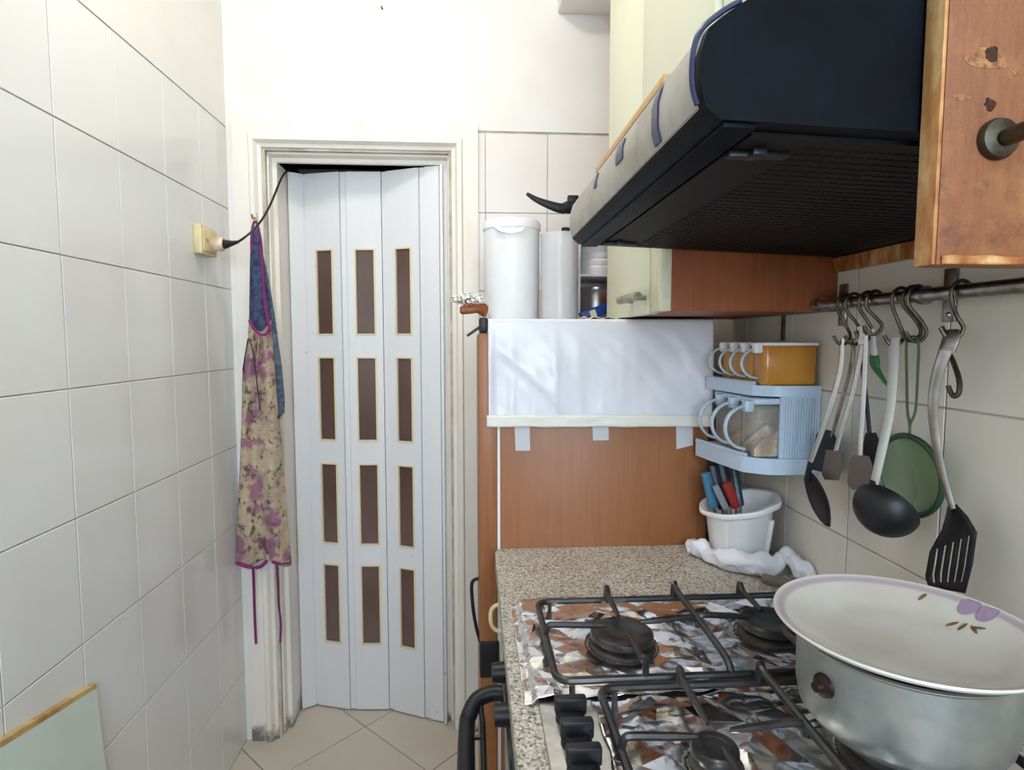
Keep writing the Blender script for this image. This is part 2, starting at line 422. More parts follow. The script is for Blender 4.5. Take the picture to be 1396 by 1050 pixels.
# ================================================================== REFRIGERATOR
FY0, FY1, FZ = 1.285, 1.84, 1.378
fr = root('refrigerator', (.30, 1.56, 0), 'brown wood-look refrigerator between granite counter and doorway wall', 'refrigerator')
put('body', box(BM(), .0585, .522, FY0, FY1, .03, FZ, .004), 'woodf', fr)
put('door', box(BM(), .012, .053, FY0, FY1, .665, 1.352, .005), 'woodf', fr)
put('door', box(BM(), .012, .053, FY0, FY1, .06, .585, .005), 'woodf', fr)
put('gasket', box(BM(), .0525, .059, FY0+.004, FY1-.004, .06, 1.36), 'whiteg', fr, label='white door gasket')
bm = BM(); box(bm, .012, .056, FY0-.003, FY0+.05, .582, .668, .006); box(bm, .02, .056, FY0-.006, FY0-.002, .61, .625)
put('hinge', bm, 'blackp', fr, label='black middle hinge')
bm = BM(); box(bm, .014, .0325, FY0-.003, FY0+.05, 1.352, 1.384, .004); tube(bm, [(.018, FY0+.01, 1.366), (-.012, FY0+.01, 1.345)], .003, 6)
put('hinge', bm, 'blackp', fr, label='black top hinge')
bm = BM(); tube(bm, smoothpath([(.013, FY0+.03, .80), (-.004, FY0+.03, .79), (-.003, FY0+.03, .74), (.004, FY0+.03, .69), (.0135, FY0+.03, .652)]), .004, 6)
put('handle', bm, 'blackp', fr)
for x, y in ((.1, FY0+.06), (.48, FY0+.06), (.1, FY1-.06), (.48, FY1-.06)): put('foot', lathe(BM(), [(0, 0), (.02, 0), (.02, .031), (0, .031)], (x, y, 0), 12), 'blackp', fr)
# plastic sheet over it
m, nt, b = base_mat('white_plastic_sheet'); v = coords(nt)
b.inputs['Base Color'].default_value = lin(226, 226, 232) + (1,); b.inputs['Roughness'].default_value = .32
bump(nt, b, noise_n(nt, v, 30, 3), .12, .006); M['sheet'] = m
def drape(s, t):
    x = .034+s*.491+(.003*nz(t*5, 1.7, 3) if s in (0, 1) else 0)
    L = .30+.222                                      # flat on top, then hanging
    q = t*L
    if q < .285: return Vector((x, FY0+.285-q, FZ+.003))
    if q < .30: a = (q-.285)/.015*math.pi/2; return Vector((x, FY0-.005*math.sin(a), FZ+.003-.005*(1-math.cos(a))))
    h = (q-.30)
    wv = .004*(1+nz(x*9+h*6, h*5))*min(1, h*14)+.003*abs(nz(x*16-h*15, h*6, 4))*min(1, h*12)
    wv += .0025*max(0, nz(x*42, h*3, 9))*min(1, h*10)*(2.6-3.4*s if s < .6 else .5)
    wv += .005*max(0, .25-abs(nz(x*7-h*4, h*2.5, 11)))*4*min(1, h*10)*.6
    return Vector((x, FY0-.0055-wv, FZ-.002-h))
M['hemc'] = simple('hem_cream', lin(234, 231, 220), .5)
sh = BM(); grid(sh, 110, 110, drape)
sheet = put('plastic_sheet', sh, 'sheet', None, 'white plastic sheet draped over the refrigerator top, hanging down its side', 'sheet', solid=.0008, ang=60)
bm = BM()
grid(bm, 40, 6, lambda s, t: Vector((.029+s*.494, FY0-.0175-.0018*nz(s*30, t*2), 1.176-.025*t+.002*nz(s*9, 2)-.004*s)))
put('hem', bm, 'hemc', sheet, solid=.001, label='cream taped hem')
for x0, x1, z0, z1, sk in ((.092, .124, 1.096, 1.19, .0), (.262, .297, 1.117, 1.185, .0), (.449, .486, 1.098, 1.185, .006)):
    bm = BM(); prism(bm, [(x0, FY0-.0008, z0-sk*.5), (x1, FY0-.0008, z0+sk), (x1-.001, FY0-.002, 1.167), (x1-.001, FY0-.0145, z1), (x0-.003, FY0-.0145, z1), (x0-.003, FY0-.002, 1.155)][:2]+[(x1-.002, FY0-.0008, 1.17), (x0-.003, FY0-.0008, 1.17)], (0, -.0012, 0))
    put('tape', bm, 'tape', sheet, smooth=False)

# things on the refrigerator
ZF = FZ+.004
bm = BM()
cx, cy = .104, 1.6
lathe(bm, [(0, ZF), (.070, ZF), (.073, ZF+.006), (.0735, ZF+.235), (.0735, ZF+.24)], (cx, cy, 0), 40)
can = root('canister', (cx, cy, ZF), 'tall white plastic canister with rounded lid on top of the refrigerator', 'canister')
put('body', bm, 'white', can)
bm = BM(); lathe(bm, [(.0735, ZF+.238), (.0765, ZF+.24), (.0765, ZF+.254), (.073, ZF+.262), (.05, ZF+.266), (0, ZF+.267)], (cx, cy, 0), 40)
put('lid', bm, 'white', can)
bm = BM(); prism(bm, [(cx-.05, cy-.066, ZF+.238), (cx+.03, cy-.072, ZF+.238), (cx+.02, cy-.078, ZF+.226), (cx-.01, cy-.079, ZF+.22), (cx-.035, cy-.077, ZF+.226)], (0, .012, 0))
put('spout_lip', bm, 'white', can)
m = clear('frosted_plastic', (.90, .90, .93), .5, .25); M['frost'] = m
cx, cy = .222, 1.535
bm = BM(); lathe(bm, [(0, ZF), (.042, ZF), (.046, ZF+.004), (.048, ZF+.215), (.049, ZF+.222), (.047, ZF+.222), (.044, ZF+.006), (0, ZF+.005)], (cx, cy, 0), 36)
put('beaker', bm, 'frost', None, 'tall frosted grey plastic beaker beside the white canister', 'container')
# open white shelf box
sx0, sx1, sy0, sy1, sz1 = .2815, .50, 1.585, 1.80, 1.604
sb = root('shelf_box', ((sx0+sx1)/2, (sy0+sy1)/2, ZF), 'open white two-level shelf box on the refrigerator behind the cream cabinet', 'shelf')
put('side', box(BM(), sx0, sx0+.004, sy0, sy1, ZF, sz1), 'white', sb); put('side', box(BM(), sx1-.004, sx1, sy0, sy1, ZF, sz1), 'white', sb)
put('back', box(BM(), sx0+.004, sx1-.004, sy1-.004, sy1, ZF, sz1), 'white', sb)
put('shelf', box(BM(), sx0+.004, sx1-.004, sy0, sy1-.004, ZF+.122, ZF+.128), 'white', sb)
put('top', box(BM(), sx0, sx1, sy0, sy1, sz1, sz1+.005), 'white', sb)
cx, cy = .352, 1.66
bm = BM(); zz = ZF+.128
pr = [(0, zz), (.052, zz)]
for k in range(4): pr += [(.058, zz+.012+.018*k), (.058, zz+.022+.018*k), (.0555, zz+.025+.018*k)]
pr += [(.058, zz+.088), (0, zz+.09)]
lathe(bm, pr, (cx, cy, 0), 32); put('ridged_tub', bm, 'whiteg', None, 'white ridged tub on the upper level of the shelf box', 'tub')
bm = BM(); lathe(bm, [(0, ZF), (.055, ZF), (.057, ZF+.004), (.057, ZF+.085), (.054, ZF+.09), (.054, ZF+.1), (0, ZF+.102)], (.352, 1.70, 0), 32)
put('metal_tin', bm, 'chrome', None, 'shiny metal tin standing in the lower level of the shelf box', 'tin')
bm = BM(); ax = Vector((.93, 0, .36)); az = Vector((-.36, 0, .93))
bb = root('blue_carton', (.32, 1.58, ZF), 'small blue carton with white label leaning in the lower shelf', 'carton')
cc = Vector((.325, 1.568, ZF+.027))
put('carton_body', obox(bm, cc, ax, (0, 1, 0), az, .085, .03, .028, .001), simple('carton_blue', lin(24, 62, 140), .4), bb)
put('label_patch', obox(BM(), cc+ax.normalized()*-.012+Vector((0, -.0155, 0)), ax, (0, 1, 0), az, .016, .001, .018), 'paper', bb)
put('end_flap', obox(BM(), cc+ax.normalized()*.042+Vector((0, -.0155, 0)), ax, (0, 1, 0), az, .012, .001, .024), 'white', bb)
# pan on the shelf box, only its handle shows beside the hood
pcx, pcy, pz = .372, 1.68, sz1+.005
pan = root('saucepan', (pcx, pcy, pz), 'saucepan with curved black handle on the shelf box behind the hood', 'saucepan')
bm = BM(); lathe(bm, [(0, pz), (.080, pz), (.088, pz+.006), (.09, pz+.105), (.092, pz+.108), (.087, pz+.108), (.085, pz+.01), (0, pz+.008)], (pcx, pcy, 0), 36)
put('bowl', bm, 'steel', pan)
hp = [at(792, 281, Y=1.66), at(778, 282, Y=1.655), at(765, 284, Y=1.65), at(748, 279, Y=1.65), at(731, 272, Y=1.65), at(718, 264, Y=1.65)]
bm = BM(); pth = smoothpath(hp, 5); n = len(pth)
tube(bm, pth, [.019-.002*min(i, 5)/5 if i < 8 else max(.004, .0145-.0105*((i-8)/(n-9))**1.3) for i in range(n)], 10, .7, (0, 0, 1))
obox(bm, at(781, 272, Y=1.655), (1, 0, 0), (0, 1, 0), (0, 0, 1), .03, .02, .02, .003)
put('handle', bm, 'blackp', pan)
cp = at(771, 317, Y=1.69)
bt = root('bottle', (cp.x, 1.69, ZF), 'clear bottle with small black cap behind the frosted beaker', 'bottle')
bm = BM(); lathe(bm, [(0, ZF), (.016, ZF), (.017, ZF+.003), (.017, cp.z-.05), (.011, cp.z-.03), (.011, cp.z-.008), (0, cp.z-.008)], (cp.x, 1.69, 0), 24)
put('body', bm, 'clear', bt)
put('cap', lathe(BM(), [(0, cp.z-.012), (.012, cp.z-.012), (.012, cp.z+.011), (.01, cp.z+.013), (0, cp.z+.013)], (cp.x, 1.69, 0), 20), 'blackp', bt)
# foil wad and wooden-handled knife at the front corner
bm = BM(); bmesh.ops.create_icosphere(bm, subdivisions=4, radius=1)
fc = at(640, 409.5, Y=1.345)
for v in bm.verts:
    k = 1+.35*nz(*(v.co*2.2))+.22*nz(*(v.co*5))
    v.co = Vector((fc.x+v.co.x*.036*k, fc.y+v.co.y*.03*k, fc.z+.002+v.co.z*.013*k))
M['foil'] = None
m, nt, b = base_mat('aluminium_foil'); b.inputs['Metallic'].default_value = 1; b.inputs['Base Color'].default_value = (.9, .89, .88, 1)
b.inputs['Roughness'].default_value = .17; v = coords(nt); bump(nt, b, noise_n(nt, v, 45, 3), .08, .004); M['foil'] = m
put('foil_wad', bm, 'foil', None, 'crumpled aluminium foil wad on the refrigerator front corner', 'foil', smooth=False)
kn = root('wooden_knife', (.02, 1.33, ZF), 'knife with brown wooden handle poking out over the refrigerator edge', 'knife')
a, b2 = at(627, 423, Y=1.33), at(660, 421, Y=1.34)
bm = BM(); pth = smoothpath([a, a.lerp(b2, .4), a.lerp(b2, .75)+Vector((0, 0, .001)), b2+Vector((.004, .01, -.004))], 4)
tube(bm, pth, [.006]+[.0095]*(len(pth)-6)+[.0105, .0125, .0145, .0155, .014], 10, .6, (0, 0, 1)); put('handle', bm, wood('knife_wood', lin(128, 62, 30), lin(168, 96, 50), None, .4, (4, 40, 40)), kn)
bm = BM(); prism(bm, [(b2.x+.001, b2.y+.008, b2.z-.012), (b2.x+.001, b2.y+.008, b2.z+.002), (b2.x+.02, b2.y+.13, ZF+.010), (b2.x+.02, b2.y+.13, ZF)], (.0014, 0, 0)); put('blade', bm, 'steel', kn, smooth=False)
bm = BM()
grid(bm, 40, 4, lambda s, t: Vector((.243+s*.081, 1.31+.12*t, FZ+.0055+(.004*(.5+.5*math.sin(s*17+2))+.003*nz(s*8, 1))*(1-t))))
put('paper_liner', bm, 'paper', None, 'wavy cream paper sheet edge lying below the blue carton', 'paper', solid=.0008)

# ================================================================== WALL CABINETS AND HOOD
A0, A1, AX, AZ = 1.028, 1.453, .327, 1.387
ka = root('wall_cabinet', (.49, 1.24, AZ), 'tall cream-fronted wall cabinet with bare brown side beyond the hood', 'cabinet')
bm = BM()
box(bm, AX+.018, XR-.0005, A0, A0+.018, AZ, 2.55); box(bm, AX+.018, XR-.0005, A1-.018, A1, AZ, 2.55); box(bm, AX+.018, XR-.0005, A0+.018, A1-.018, AZ, AZ+.018); box(bm, XR-.006, XR-.0005, A0+.018, A1-.018, AZ+.018, 2.55)
put('body', bm, 'woods', ka, smooth=False)
m, nt, b = base_mat('stained_cream'); v = coords(nt)
nt.links.new(mix(nt, ramp(nt, noise_n(nt, coords(nt, (8, 8, 3)), 3, 6, .7), [(.45, 0.0), (.75, .8)]), lin(226, 222, 190), lin(184, 166, 122)), b.inputs['Base Color'])
b.inputs['Roughness'].default_value = .4; M['cream_st'] = m
put('face_strip', box(BM(), AX, AX+.018, A0, 1.098, AZ, 2.55, .0015), 'cream_st', ka, label='stained cream edge strip')
dA = put('door', box(BM(), AX, AX+.018, 1.101, A1, AZ-.002, 2.55, .002), 'cream', ka)
bm = BM(); tube(bm, [(AX-.022, 1.09, 1.418), (AX-.022, 1.102, 1.418), (AX-.022, 1.235, 1.418), (AX-.022, 1.24, 1.418)], [.006, .0085, .0085, .006], 12)
for y in (1.12, 1.215): tube(bm, [(AX-.02, y, 1.416), (AX+.002, y, 1.416)], .005, 8)
put('handle', bm, simple('handle_ivory', lin(176, 168, 150), .4, col2=lin(120, 108, 92), sc=60), dA)
# hood cabinet
B0 = .42
kb = root('hood_cabinet', (.49, .74, 1.392), 'wall cabinet above the hood with worn brown side panel and round peg', 'cabinet')
m, nt, b = base_mat('worn_brown_panel'); v = coords(nt); sep = nn(nt, 'ShaderNodeSeparateXYZ'); nt.links.new(v, sep.inputs[0])
c = ramp(nt, noise_n(nt, coords(nt, (30, 30, 3)), 5, 6, .7), [(.3, lin(124, 70, 34)), (.7, lin(148, 90, 48))])
c = mix(nt, ramp(nt, noise_n(nt, v, 11, 6, .7), [(.5, 0.0), (.66, .75)]), c, lin(170, 116, 70))
c = mix(nt, ramp(nt, noise_n(nt, coords(nt, (1, 1, 1.4)), 13, 7, .75), [(.56, 0.0), (.72, .75)]), c, lin(82, 42, 22))
nt.links.new(c, b.inputs['Base Color']); b.inputs['Roughness'].default_value = .55
bump(nt, b, noise_n(nt, v, 60, 5, .7), .3, .004); M['worn'] = m
m, nt, b = base_mat('worn_edge'); v = coords(nt)
c = ramp(nt, noise_n(nt, coords(nt, (1, 1, .35)), 34, 4, .6), [(.38, lin(150, 84, 40)), (.52, lin(196, 140, 84)), (.66, lin(226, 196, 142))])
nt.links.new(c, b.inputs['Base Color']); b.inputs['Roughness'].default_value = .5; bump(nt, b, noise_n(nt, v, 80, 4), .3, .003); M['wornedge'] = m
PX = .334
put('side_panel', box(BM(), PX+.003, XR-.0005, B0, B0+.019, 1.392, 2.55, .001), 'worn', kb)
put('panel_edge', box(BM(), PX, PX+.0028, B0+.0005, B0+.019, 1.3925, 2.55, .0006), 'wornedge', kb, label='light worn front edge')
bm = BM(); box(bm, PX, XR-.0005, B0+.0195, A0-.0005, 1.70, 1.718); box(bm, XR-.006, XR-.0005, B0+.0195, A0-.0005, 1.718, 2.55); box(bm, PX, XR-.0005, B0+.0195, A0-.0005, 2.53, 2.55)
put('carcass', bm, 'woods', kb, smooth=False)
put('door', box(BM(), AX-.010, AX+.004, B0+.022, .77, 1.69, 2.55, .002), 'cream', kb)
put('door', box(BM(), AX-.019, AX-.0005, .773, 1.1, 1.69, 2.55, .002), 'cream', kb)
fp = at(1357, 191, Y=B0)
put('peg_flange', lathe(BM(), [(0, 0), (.0145, 0), (.0148, .003), (.0135, .006), (.009, .008), (0, .009)], (fp.x, B0, fp.z), 28, axis=(0, -1, 0)), 'brass', kb)
bm = BM(); tube(bm, [(fp.x, B0-.01, fp.z-.001), (fp.x, B0-.17, fp.z-.001)], .0062, 14); put('peg', bm, 'brass', kb, label='tarnished round peg')
M['torn'] = simple('torn_veneer', lin(176, 128, 84), .8, col2=lin(120, 70, 40), sc=220)
M['torn_dark'] = simple('torn_hole', lin(40, 22, 14), .9, col2=lin(78, 42, 24), sc=260)
def chip(px, py, rx, rz, mat, nm, dy, seed):
    p = at(px, py, Y=B0); bm = BM(); vs = []
    for k in range(20):
        a_ = 2*math.pi*k/20; q = 1+.55*nz(math.cos(a_)*1.6+seed, math.sin(a_)*1.6, seed)
        vs.append((p.x+rx*q*math.cos(a_), B0-dy, p.z+rz*q*math.sin(a_)))
    prism(bm, vs, (0, dy+.0003, 0)); put(nm, bm, mat, kb, smooth=False)
chip(1345, 80, .015, .0065, 'torn', 'torn_patch', .0004, 1.3); chip(1352, 74, .0055, .0048, 'torn_dark', 'screw_hole', .0007, 4.1)
chip(1349, 142, .0042, .0042, 'torn_dark', 'screw_hole', .0007, 6.6); chip(1312, 133, .006, .002, 'torn', 'torn_patch', .0004, 9.2); chip(1384, 98, .003, .003, 'torn', 'torn_patch', .0004, 2.2)
bm = BM(); grid(bm, 24, 4, lambda s, t: Vector((PX+.006+s*.2, B0-.0012-.003*max(0, nz(s*14, t*2, 5)), 1.3925+.006*t+.006*t*nz(s*9, 7))))
put('chipped_edge', bm, 'wornedge', kb, solid=.001)

# --- range hood
H0, H1 = .442, 1.026
hd = root('range_hood', (.41, .73, 1.48), 'black range hood under the wall cabinets, greasy grey front lip', 'range hood')
pf = [(.182, 1.499), (.171, 1.508), (.1665, 1.525), (.1665, 1.546), (.172, 1.563), (.186, 1.5745), (.225, 1.60), (.36, 1.695), (.64, 1.695), (.64, 1.4815)]
bm = BM(); prism(bm, [(x, H0, z) for x, z in pf], (0, H1-H0, 0)); put('body', bm, 'hood', hd, ang=45)
m, nt, b = base_mat('greasy_lip'); v = coords(nt)
c = mix(nt, ramp(nt, noise_n(nt, coords(nt, (4, 4, 4)), 3, 6, .7), [(.4, 0.0), (.72, .8)]), lin(172, 168, 158), lin(126, 112, 90))
nt.links.new(c, b.inputs['Base Color']); b.inputs['Roughness'].default_value = .42; M['lip'] = m
o_ = .0016; lf = [(.1705-o_, 1.511), (.1665-o_, 1.525), (.1665-o_, 1.546), (.1715-o_, 1.5635), (.185, 1.577), (.20, 1.586)]
bm = BM(); prism(bm, [(x, H0+.012, z) for x, z in lf]+[(x+.0025, H0+.012, z-.0015) for x, z in lf[::-1]], (0, H1-H0-.016, 0)); put('front_lip', bm, 'lip', hd, ang=30)
bm = BM(); tube(bm, [(x-.0022, H0+.006, z) for x, z in smoothpath([(p[0], p[1], 0) for p in lf], 4) and [(q.x, q.y) for q in smoothpath([(p[0], p[1], 0) for p in lf], 4)]], .0022, 6); put('end_rim', bm, 'navyp', hd)
def lipslot(y0, y1, z0, z1, mat, name):
    bm = BM(); zz = [z0+(z1-z0)*k/5 for k in range(6)]
    def fx(z):
        for (xa, za), (xb, zb) in zip(lf, lf[1:]):
            if za <= z <= zb: return xa+(xb-xa)*(z-za)/(zb-za)
        return lf[0][0]
    prism(bm, [(fx(z)-.0018, y0, z) for z in zz]+[(fx(z)+.0016, y0, z) for z in zz[::-1]], (0, y1-y0, 0)); put(name, bm, mat, hd)
lipslot(.535, .552, 1.513, 1.568, 'navyp', 'switch_slider')
lipslot(.66, .69, 1.535, 1.556, 'navyp', 'switch'); lipslot(.80, .815, 1.540, 1.557, 'navyp', 'switch')
put('wood_batten', box(BM(), .176, .187, .56, .865, 1.573, 1.5815, .001), simple('tan_strip', lin(206, 168, 122), .6), hd, label='tan batten along the lip top')
# underside: rim strip, filter plates with rows of slots, sliders
put('rim_strip', box(BM(), .186, .212, H0+.004, H1-.004, 1.4945, 1.4995, .001), 'hood', hd)
def zu(x): return 1.4995-(x-.182)/(.64-.182)*.018
bm = BM(); prism(bm, [(.2155, H0+.02, zu(.2155)-.0035), (.62, H0+.02, zu(.62)-.0035), (.62, H0+.02, zu(.62)+.002), (.2155, H0+.02, zu(.2155)+.002)], (0, H1-H0-.04, 0)); flt = put('filter_plate', bm, 'hoodu', hd, smooth=False)
bm = BM()
for i in range(26):
    for j in range(34):
        x = .27+i*.0128; y = H0+.04+j*.0152
        bm2 = [(x, y), (x+.009, y), (x+.009, y+.0045), (x, y+.0045)]
        prism(bm, [(a, c2, zu(a)-.0043) for a, c2 in bm2], (0, 0, .001))
sl = put('louvres', bm, 'hoodu', flt, smooth=False, kind='stuff')
for x, y in ((.235, .5), (.235, .965)):
    bm = BM(); z = zu(x)-.0045; box(bm, x-.022, x+.03, y-.004, y+.004, z-.004, z+.001, .001); box(bm, x-.006, x+.006, y-.014, y+.004, z-.005, z+.001, .001); put('filter_latch', bm, 'blackp', hd)
# timber ledge on the wall behind the hood
put('ledge_strip', box(BM(), XR-.012, XR-.0005, B0+.022, A0-.002, 1.455, 1.479), 'wornedge', None, 'narrow pale timber ledge on the tiles behind the hood', 'ledge')

# ================================================================== COUNTER AND BASE UNITS
ZK = .878
m, nt, b = base_mat('granite'); v = coords(nt)
vo = nn(nt, 'ShaderNodeTexVoronoi'); vo.inputs['Scale'].default_value = 330; nt.links.new(v, vo.inputs['Vector'])
sp = nn(nt, 'ShaderNodeSeparateColor'); nt.links.new(vo.outputs['Color'], sp.inputs[0])
c = ramp(nt, sp.outputs[0], [(.0, lin(96, 90, 80)), (.2, lin(138, 130, 116)), (.3, lin(172, 165, 150)), (.62, lin(190, 184, 170)), (.9, lin(212, 208, 198))])
c = mix(nt, ramp(nt, noise_n(nt, v, 230, 3), [(.58, 0.0), (.66, .7)]), c, lin(72, 66, 60))
c = mix(nt, ramp(nt, noise_n(nt, v, 6, 4), [(.5, 0.0), (.8, .3)]), c, lin(140, 122, 96))
nt.links.new(c, b.inputs['Base Color']); b.inputs['Roughness'].default_value = .35; M['granite'] = m
bm = BM(); r = .014; X0 = .046
out = [(X0, -.9), (XR-.0005, -.9), (XR-.0005, FY0-.001)]+[(X0+r-r*math.sin(a), FY0-.001-r+r*math.cos(a)) for a in [k*math.pi/12 for k in range(7)]]
prism(bm, [(x, y, ZK-.036) for x, y in out], (0, 0, .036))
es = [e for e in bm.edges if abs(e.verts[0].co.z-e.verts[1].co.z) < 1e-6 and (e.verts[0].co.x < .07 and e.verts[1].co.x < .07)]
bmesh.ops.bevel(bm, geom=es, offset=.004, segments=2, affect='EDGES')
put('countertop', bm, 'granite', None, 'speckled beige granite worktop along the tiled wall', 'countertop')
bc = root('base_cabinet', (.35, 1.14, 0), 'narrow base cabinet below the worktop beside the refrigerator', 'cabinet')
put('body', box(BM(), .075, .60, 1.005, 1.282, .08, ZK-.0362), 'woods', bc); put('plinth', box(BM(), .11, .6, 1.005, 1.282, 0, .08), 'dark', bc)
dr = put('drawer', box(BM(), .058, .0748, 1.007, 1.28, .69, ZK-.045, .002), 'cream', bc)
bm = BM(); tube(bm, smoothpath([(.06, 1.15, .810), (.046, 1.15, .812), (.035, 1.15, .803), (.0325, 1.15, .786), (.036, 1.15, .769), (.047, 1.15, .759), (.06, 1.15, .761)], 4), .004, 8)
put('handle', bm, 'ivory', dr)
put('door', box(BM(), .058, .0748, 1.007, 1.28, .085, .686, .002), 'cream', bc)
ov = root('oven', (.33, .71, 0), 'built-in oven with dark glass door and black bar handle under the hob', 'oven')
put('body', box(BM(), .07, .6, .42, 1.0, .0, ZK-.0362), 'blackp', ov)
put('control_panel', box(BM(), .05, .0698, .422, .998, .765, ZK-.04, .002), 'blackp', ov)
M['ovenglass'] = simple('oven_glass', lin(46, 56, 56), .12, col2=lin(38, 46, 46), sc=5)
od = put('oven_door', box(BM(), .046, .0698, .422, .998, .16, .76, .003), 'ovenglass', ov)
bm = BM()
tube(bm, smoothpath([(.052, .965, .742), (.03, .968, .742), (.006, .962, .736), (-.008, .945, .722), (-.0125, .92, .712), (-.0125, .75, .710), (-.0125, .49, .710), (-.006, .465, .714), (.01, .455, .72), (.052, .452, .735)], 4), .0135, 10)
tube(bm, [(.010, .955, .733), (.0135, .93, .714), (.0135, .48, .712), (.012, .46, .718)], .0045, 8)
for y in (.90, .80, .7, .6, .5): tube(bm, [(-.0125, y, .7105), (.0135, y, .7125)], .0042, 6)
put('handle', bm, 'blackp', od)
for y in (.93, .82, .6, .5):
    bm = BM(); lathe(bm, [(0, 0), (.017, 0), (.015, .022), (.0, .0225)], (.0505, y, .80), 20, axis=(-1, 0, 0)); put('knob', bm, 'blackp', ov)
b2_ = root('base_cabinet', (.33, -.24, 0), 'base cabinet with cream doors under the worktop next to the oven', 'cabinet')
put('body', box(BM(), .075, .60, -.89, .417, .08, ZK-.0362), 'woods', b2_); put('plinth', box(BM(), .11, .6, -.89, .417, 0, .08), 'dark', b2_)
put('door', box(BM(), .058, .0748, -.888, -.24, .085, ZK-.045, .002), 'cream', b2_); put('door', box(BM(), .058, .0748, -.236, .415, .085, ZK-.045, .002), 'cream', b2_)

# ================================================================== HOB
HX0, HX1, HY0, HY1, HZ = .08, .585, .44, 1.015, ZK+.006
hob = root('gas_hob', (.33, .73, ZK), 'four-burner steel gas hob lined with foil on the granite worktop', 'hob')
put('tray', box(BM(), HX0, HX1, HY0, HY1, ZK+.0002, HZ, .003), 'steel', hob)
def burner(x, y, r, wide):
    bm = BM(); z = HZ
    lathe(bm, [(0, z), (r*1.08, z), (r*1.06, z+.004), (r*.85, z+.008), (r*.85, z+.013), (0, z+.013)], (x, y, 0), 32)
    bo = put('burner', bm, simple('burner_base', (.10, .085, .07), .5, .6, col2=(.05, .045, .04), sc=40), hob)
    bm = BM(); lathe(bm, [(0, z+.012), (r*1.0, z+.012), (r*1.02, z+.015), (r*1.0, z+.021), (r*.94, z+.0235), (r*.62, z+.0235), (r*.58, z+.0225), (r*.3, z+.0225), (0, z+.0228)], (x, y, 0), 36)
    put('burner_cap', bm, 'iron', bo)
burner(.219, .846, .046, 1); burner(.458, .866, .046, 1); burner(.255, .590, .025, 0); burner(.455, .585, .05, 1)
FEET = []
def grate(x0, x1, y0, y1, cs, name='pan_support'):
    zb, zt = HZ+.022, HZ+.036; r = .0052; k = .018
    bm = BM(); path = []
    for cx_, cy_, a0 in ((x1-k, y1-k, 0), (x0+k, y1-k, 90), (x0+k, y0+k, 180), (x1-k, y0+k, 270)):
        for s in range(5):
            a = math.radians(a0+s*22.5); path.append((cx_+k*math.cos(a), cy_+k*math.sin(a), zb))
    tube(bm, path, r, 8, closed=True)
    gr = put(name, bm, 'iron', hob)
    for x, y in ((x0+.02, y0), (x1-.02, y0), (x0+.02, y1), (x1-.02, y1)): FEET.append((x, y)); put('foot', tube(BM(), [(x, y, HZ+.0004), (x, y, zb)], .004, 6), 'iron', gr)
    xm = (x0+x1)/2
    def prong(p, q, hump=.024):
        p, q = Vector(p), Vector(q); d = (q-p).normalized()
        b = BM(); pts = smoothpath([p+Vector((0, 0, zb)), p+d*.004+Vector((0, 0, zb+hump)), p+d*.016+Vector((0, 0, zt+.0015)), p.lerp(q, .55)+Vector((0, 0, zt)), q+Vector((0, 0, zt-.002))], 4)
        tube(b, pts, [.0046]*(len(pts)-3)+[.0042, .0036, .0028], 7); put('prong', b, 'iron', gr)
    b = BM(); tube(b, smoothpath([(xm, y1, zb), (xm, y1-.006, zb+.027), (xm, y1-.02, zt+.007), (xm+.004, (y0+y1)/2, zt-.002), (xm+.002, y0+.025, zt-.004), (xm, y0, zb)], 5), .0052, 8); put('divider', b, 'iron', gr)
    for cx_, cy_, rr in cs:
        prong((cx_, y1, 0), (cx_, cy_+rr, 0)); prong((cx_, y0, 0), (cx_, cy_-rr, 0))
        if cx_ < xm: prong((x0, cy_, 0), (cx_-rr, cy_, 0), .014); prong((xm+.004, cy_+.012, 0), (cx_+rr, cy_+.008, 0), .012)
        else: prong((x1, cy_, 0), (cx_+rr, cy_, 0), .014); prong((xm+.004, cy_+.012, 0), (cx_-rr, cy_+.008, 0), .012)
grate(.104, .56, .722, .952, ((.219, .84, .028), (.445, .845, .028)))
grate(.154, .56, .47, .703, ((.255, .59, .02), (.455, .588, .03)))
for k in range(4):
    y = .678-.043*k; bm = BM(); x = .1145
    lathe(bm, [(0, HZ), (.018, HZ), (.0165, HZ+.012), (.015, HZ+.014), (0, HZ+.014)], (x, y, 0), 24)
    box(bm, x-.019, x+.019, y-.0065, y+.0065, HZ+.008, HZ+.029, .003)
    put('knob', bm, 'blackp', hob)
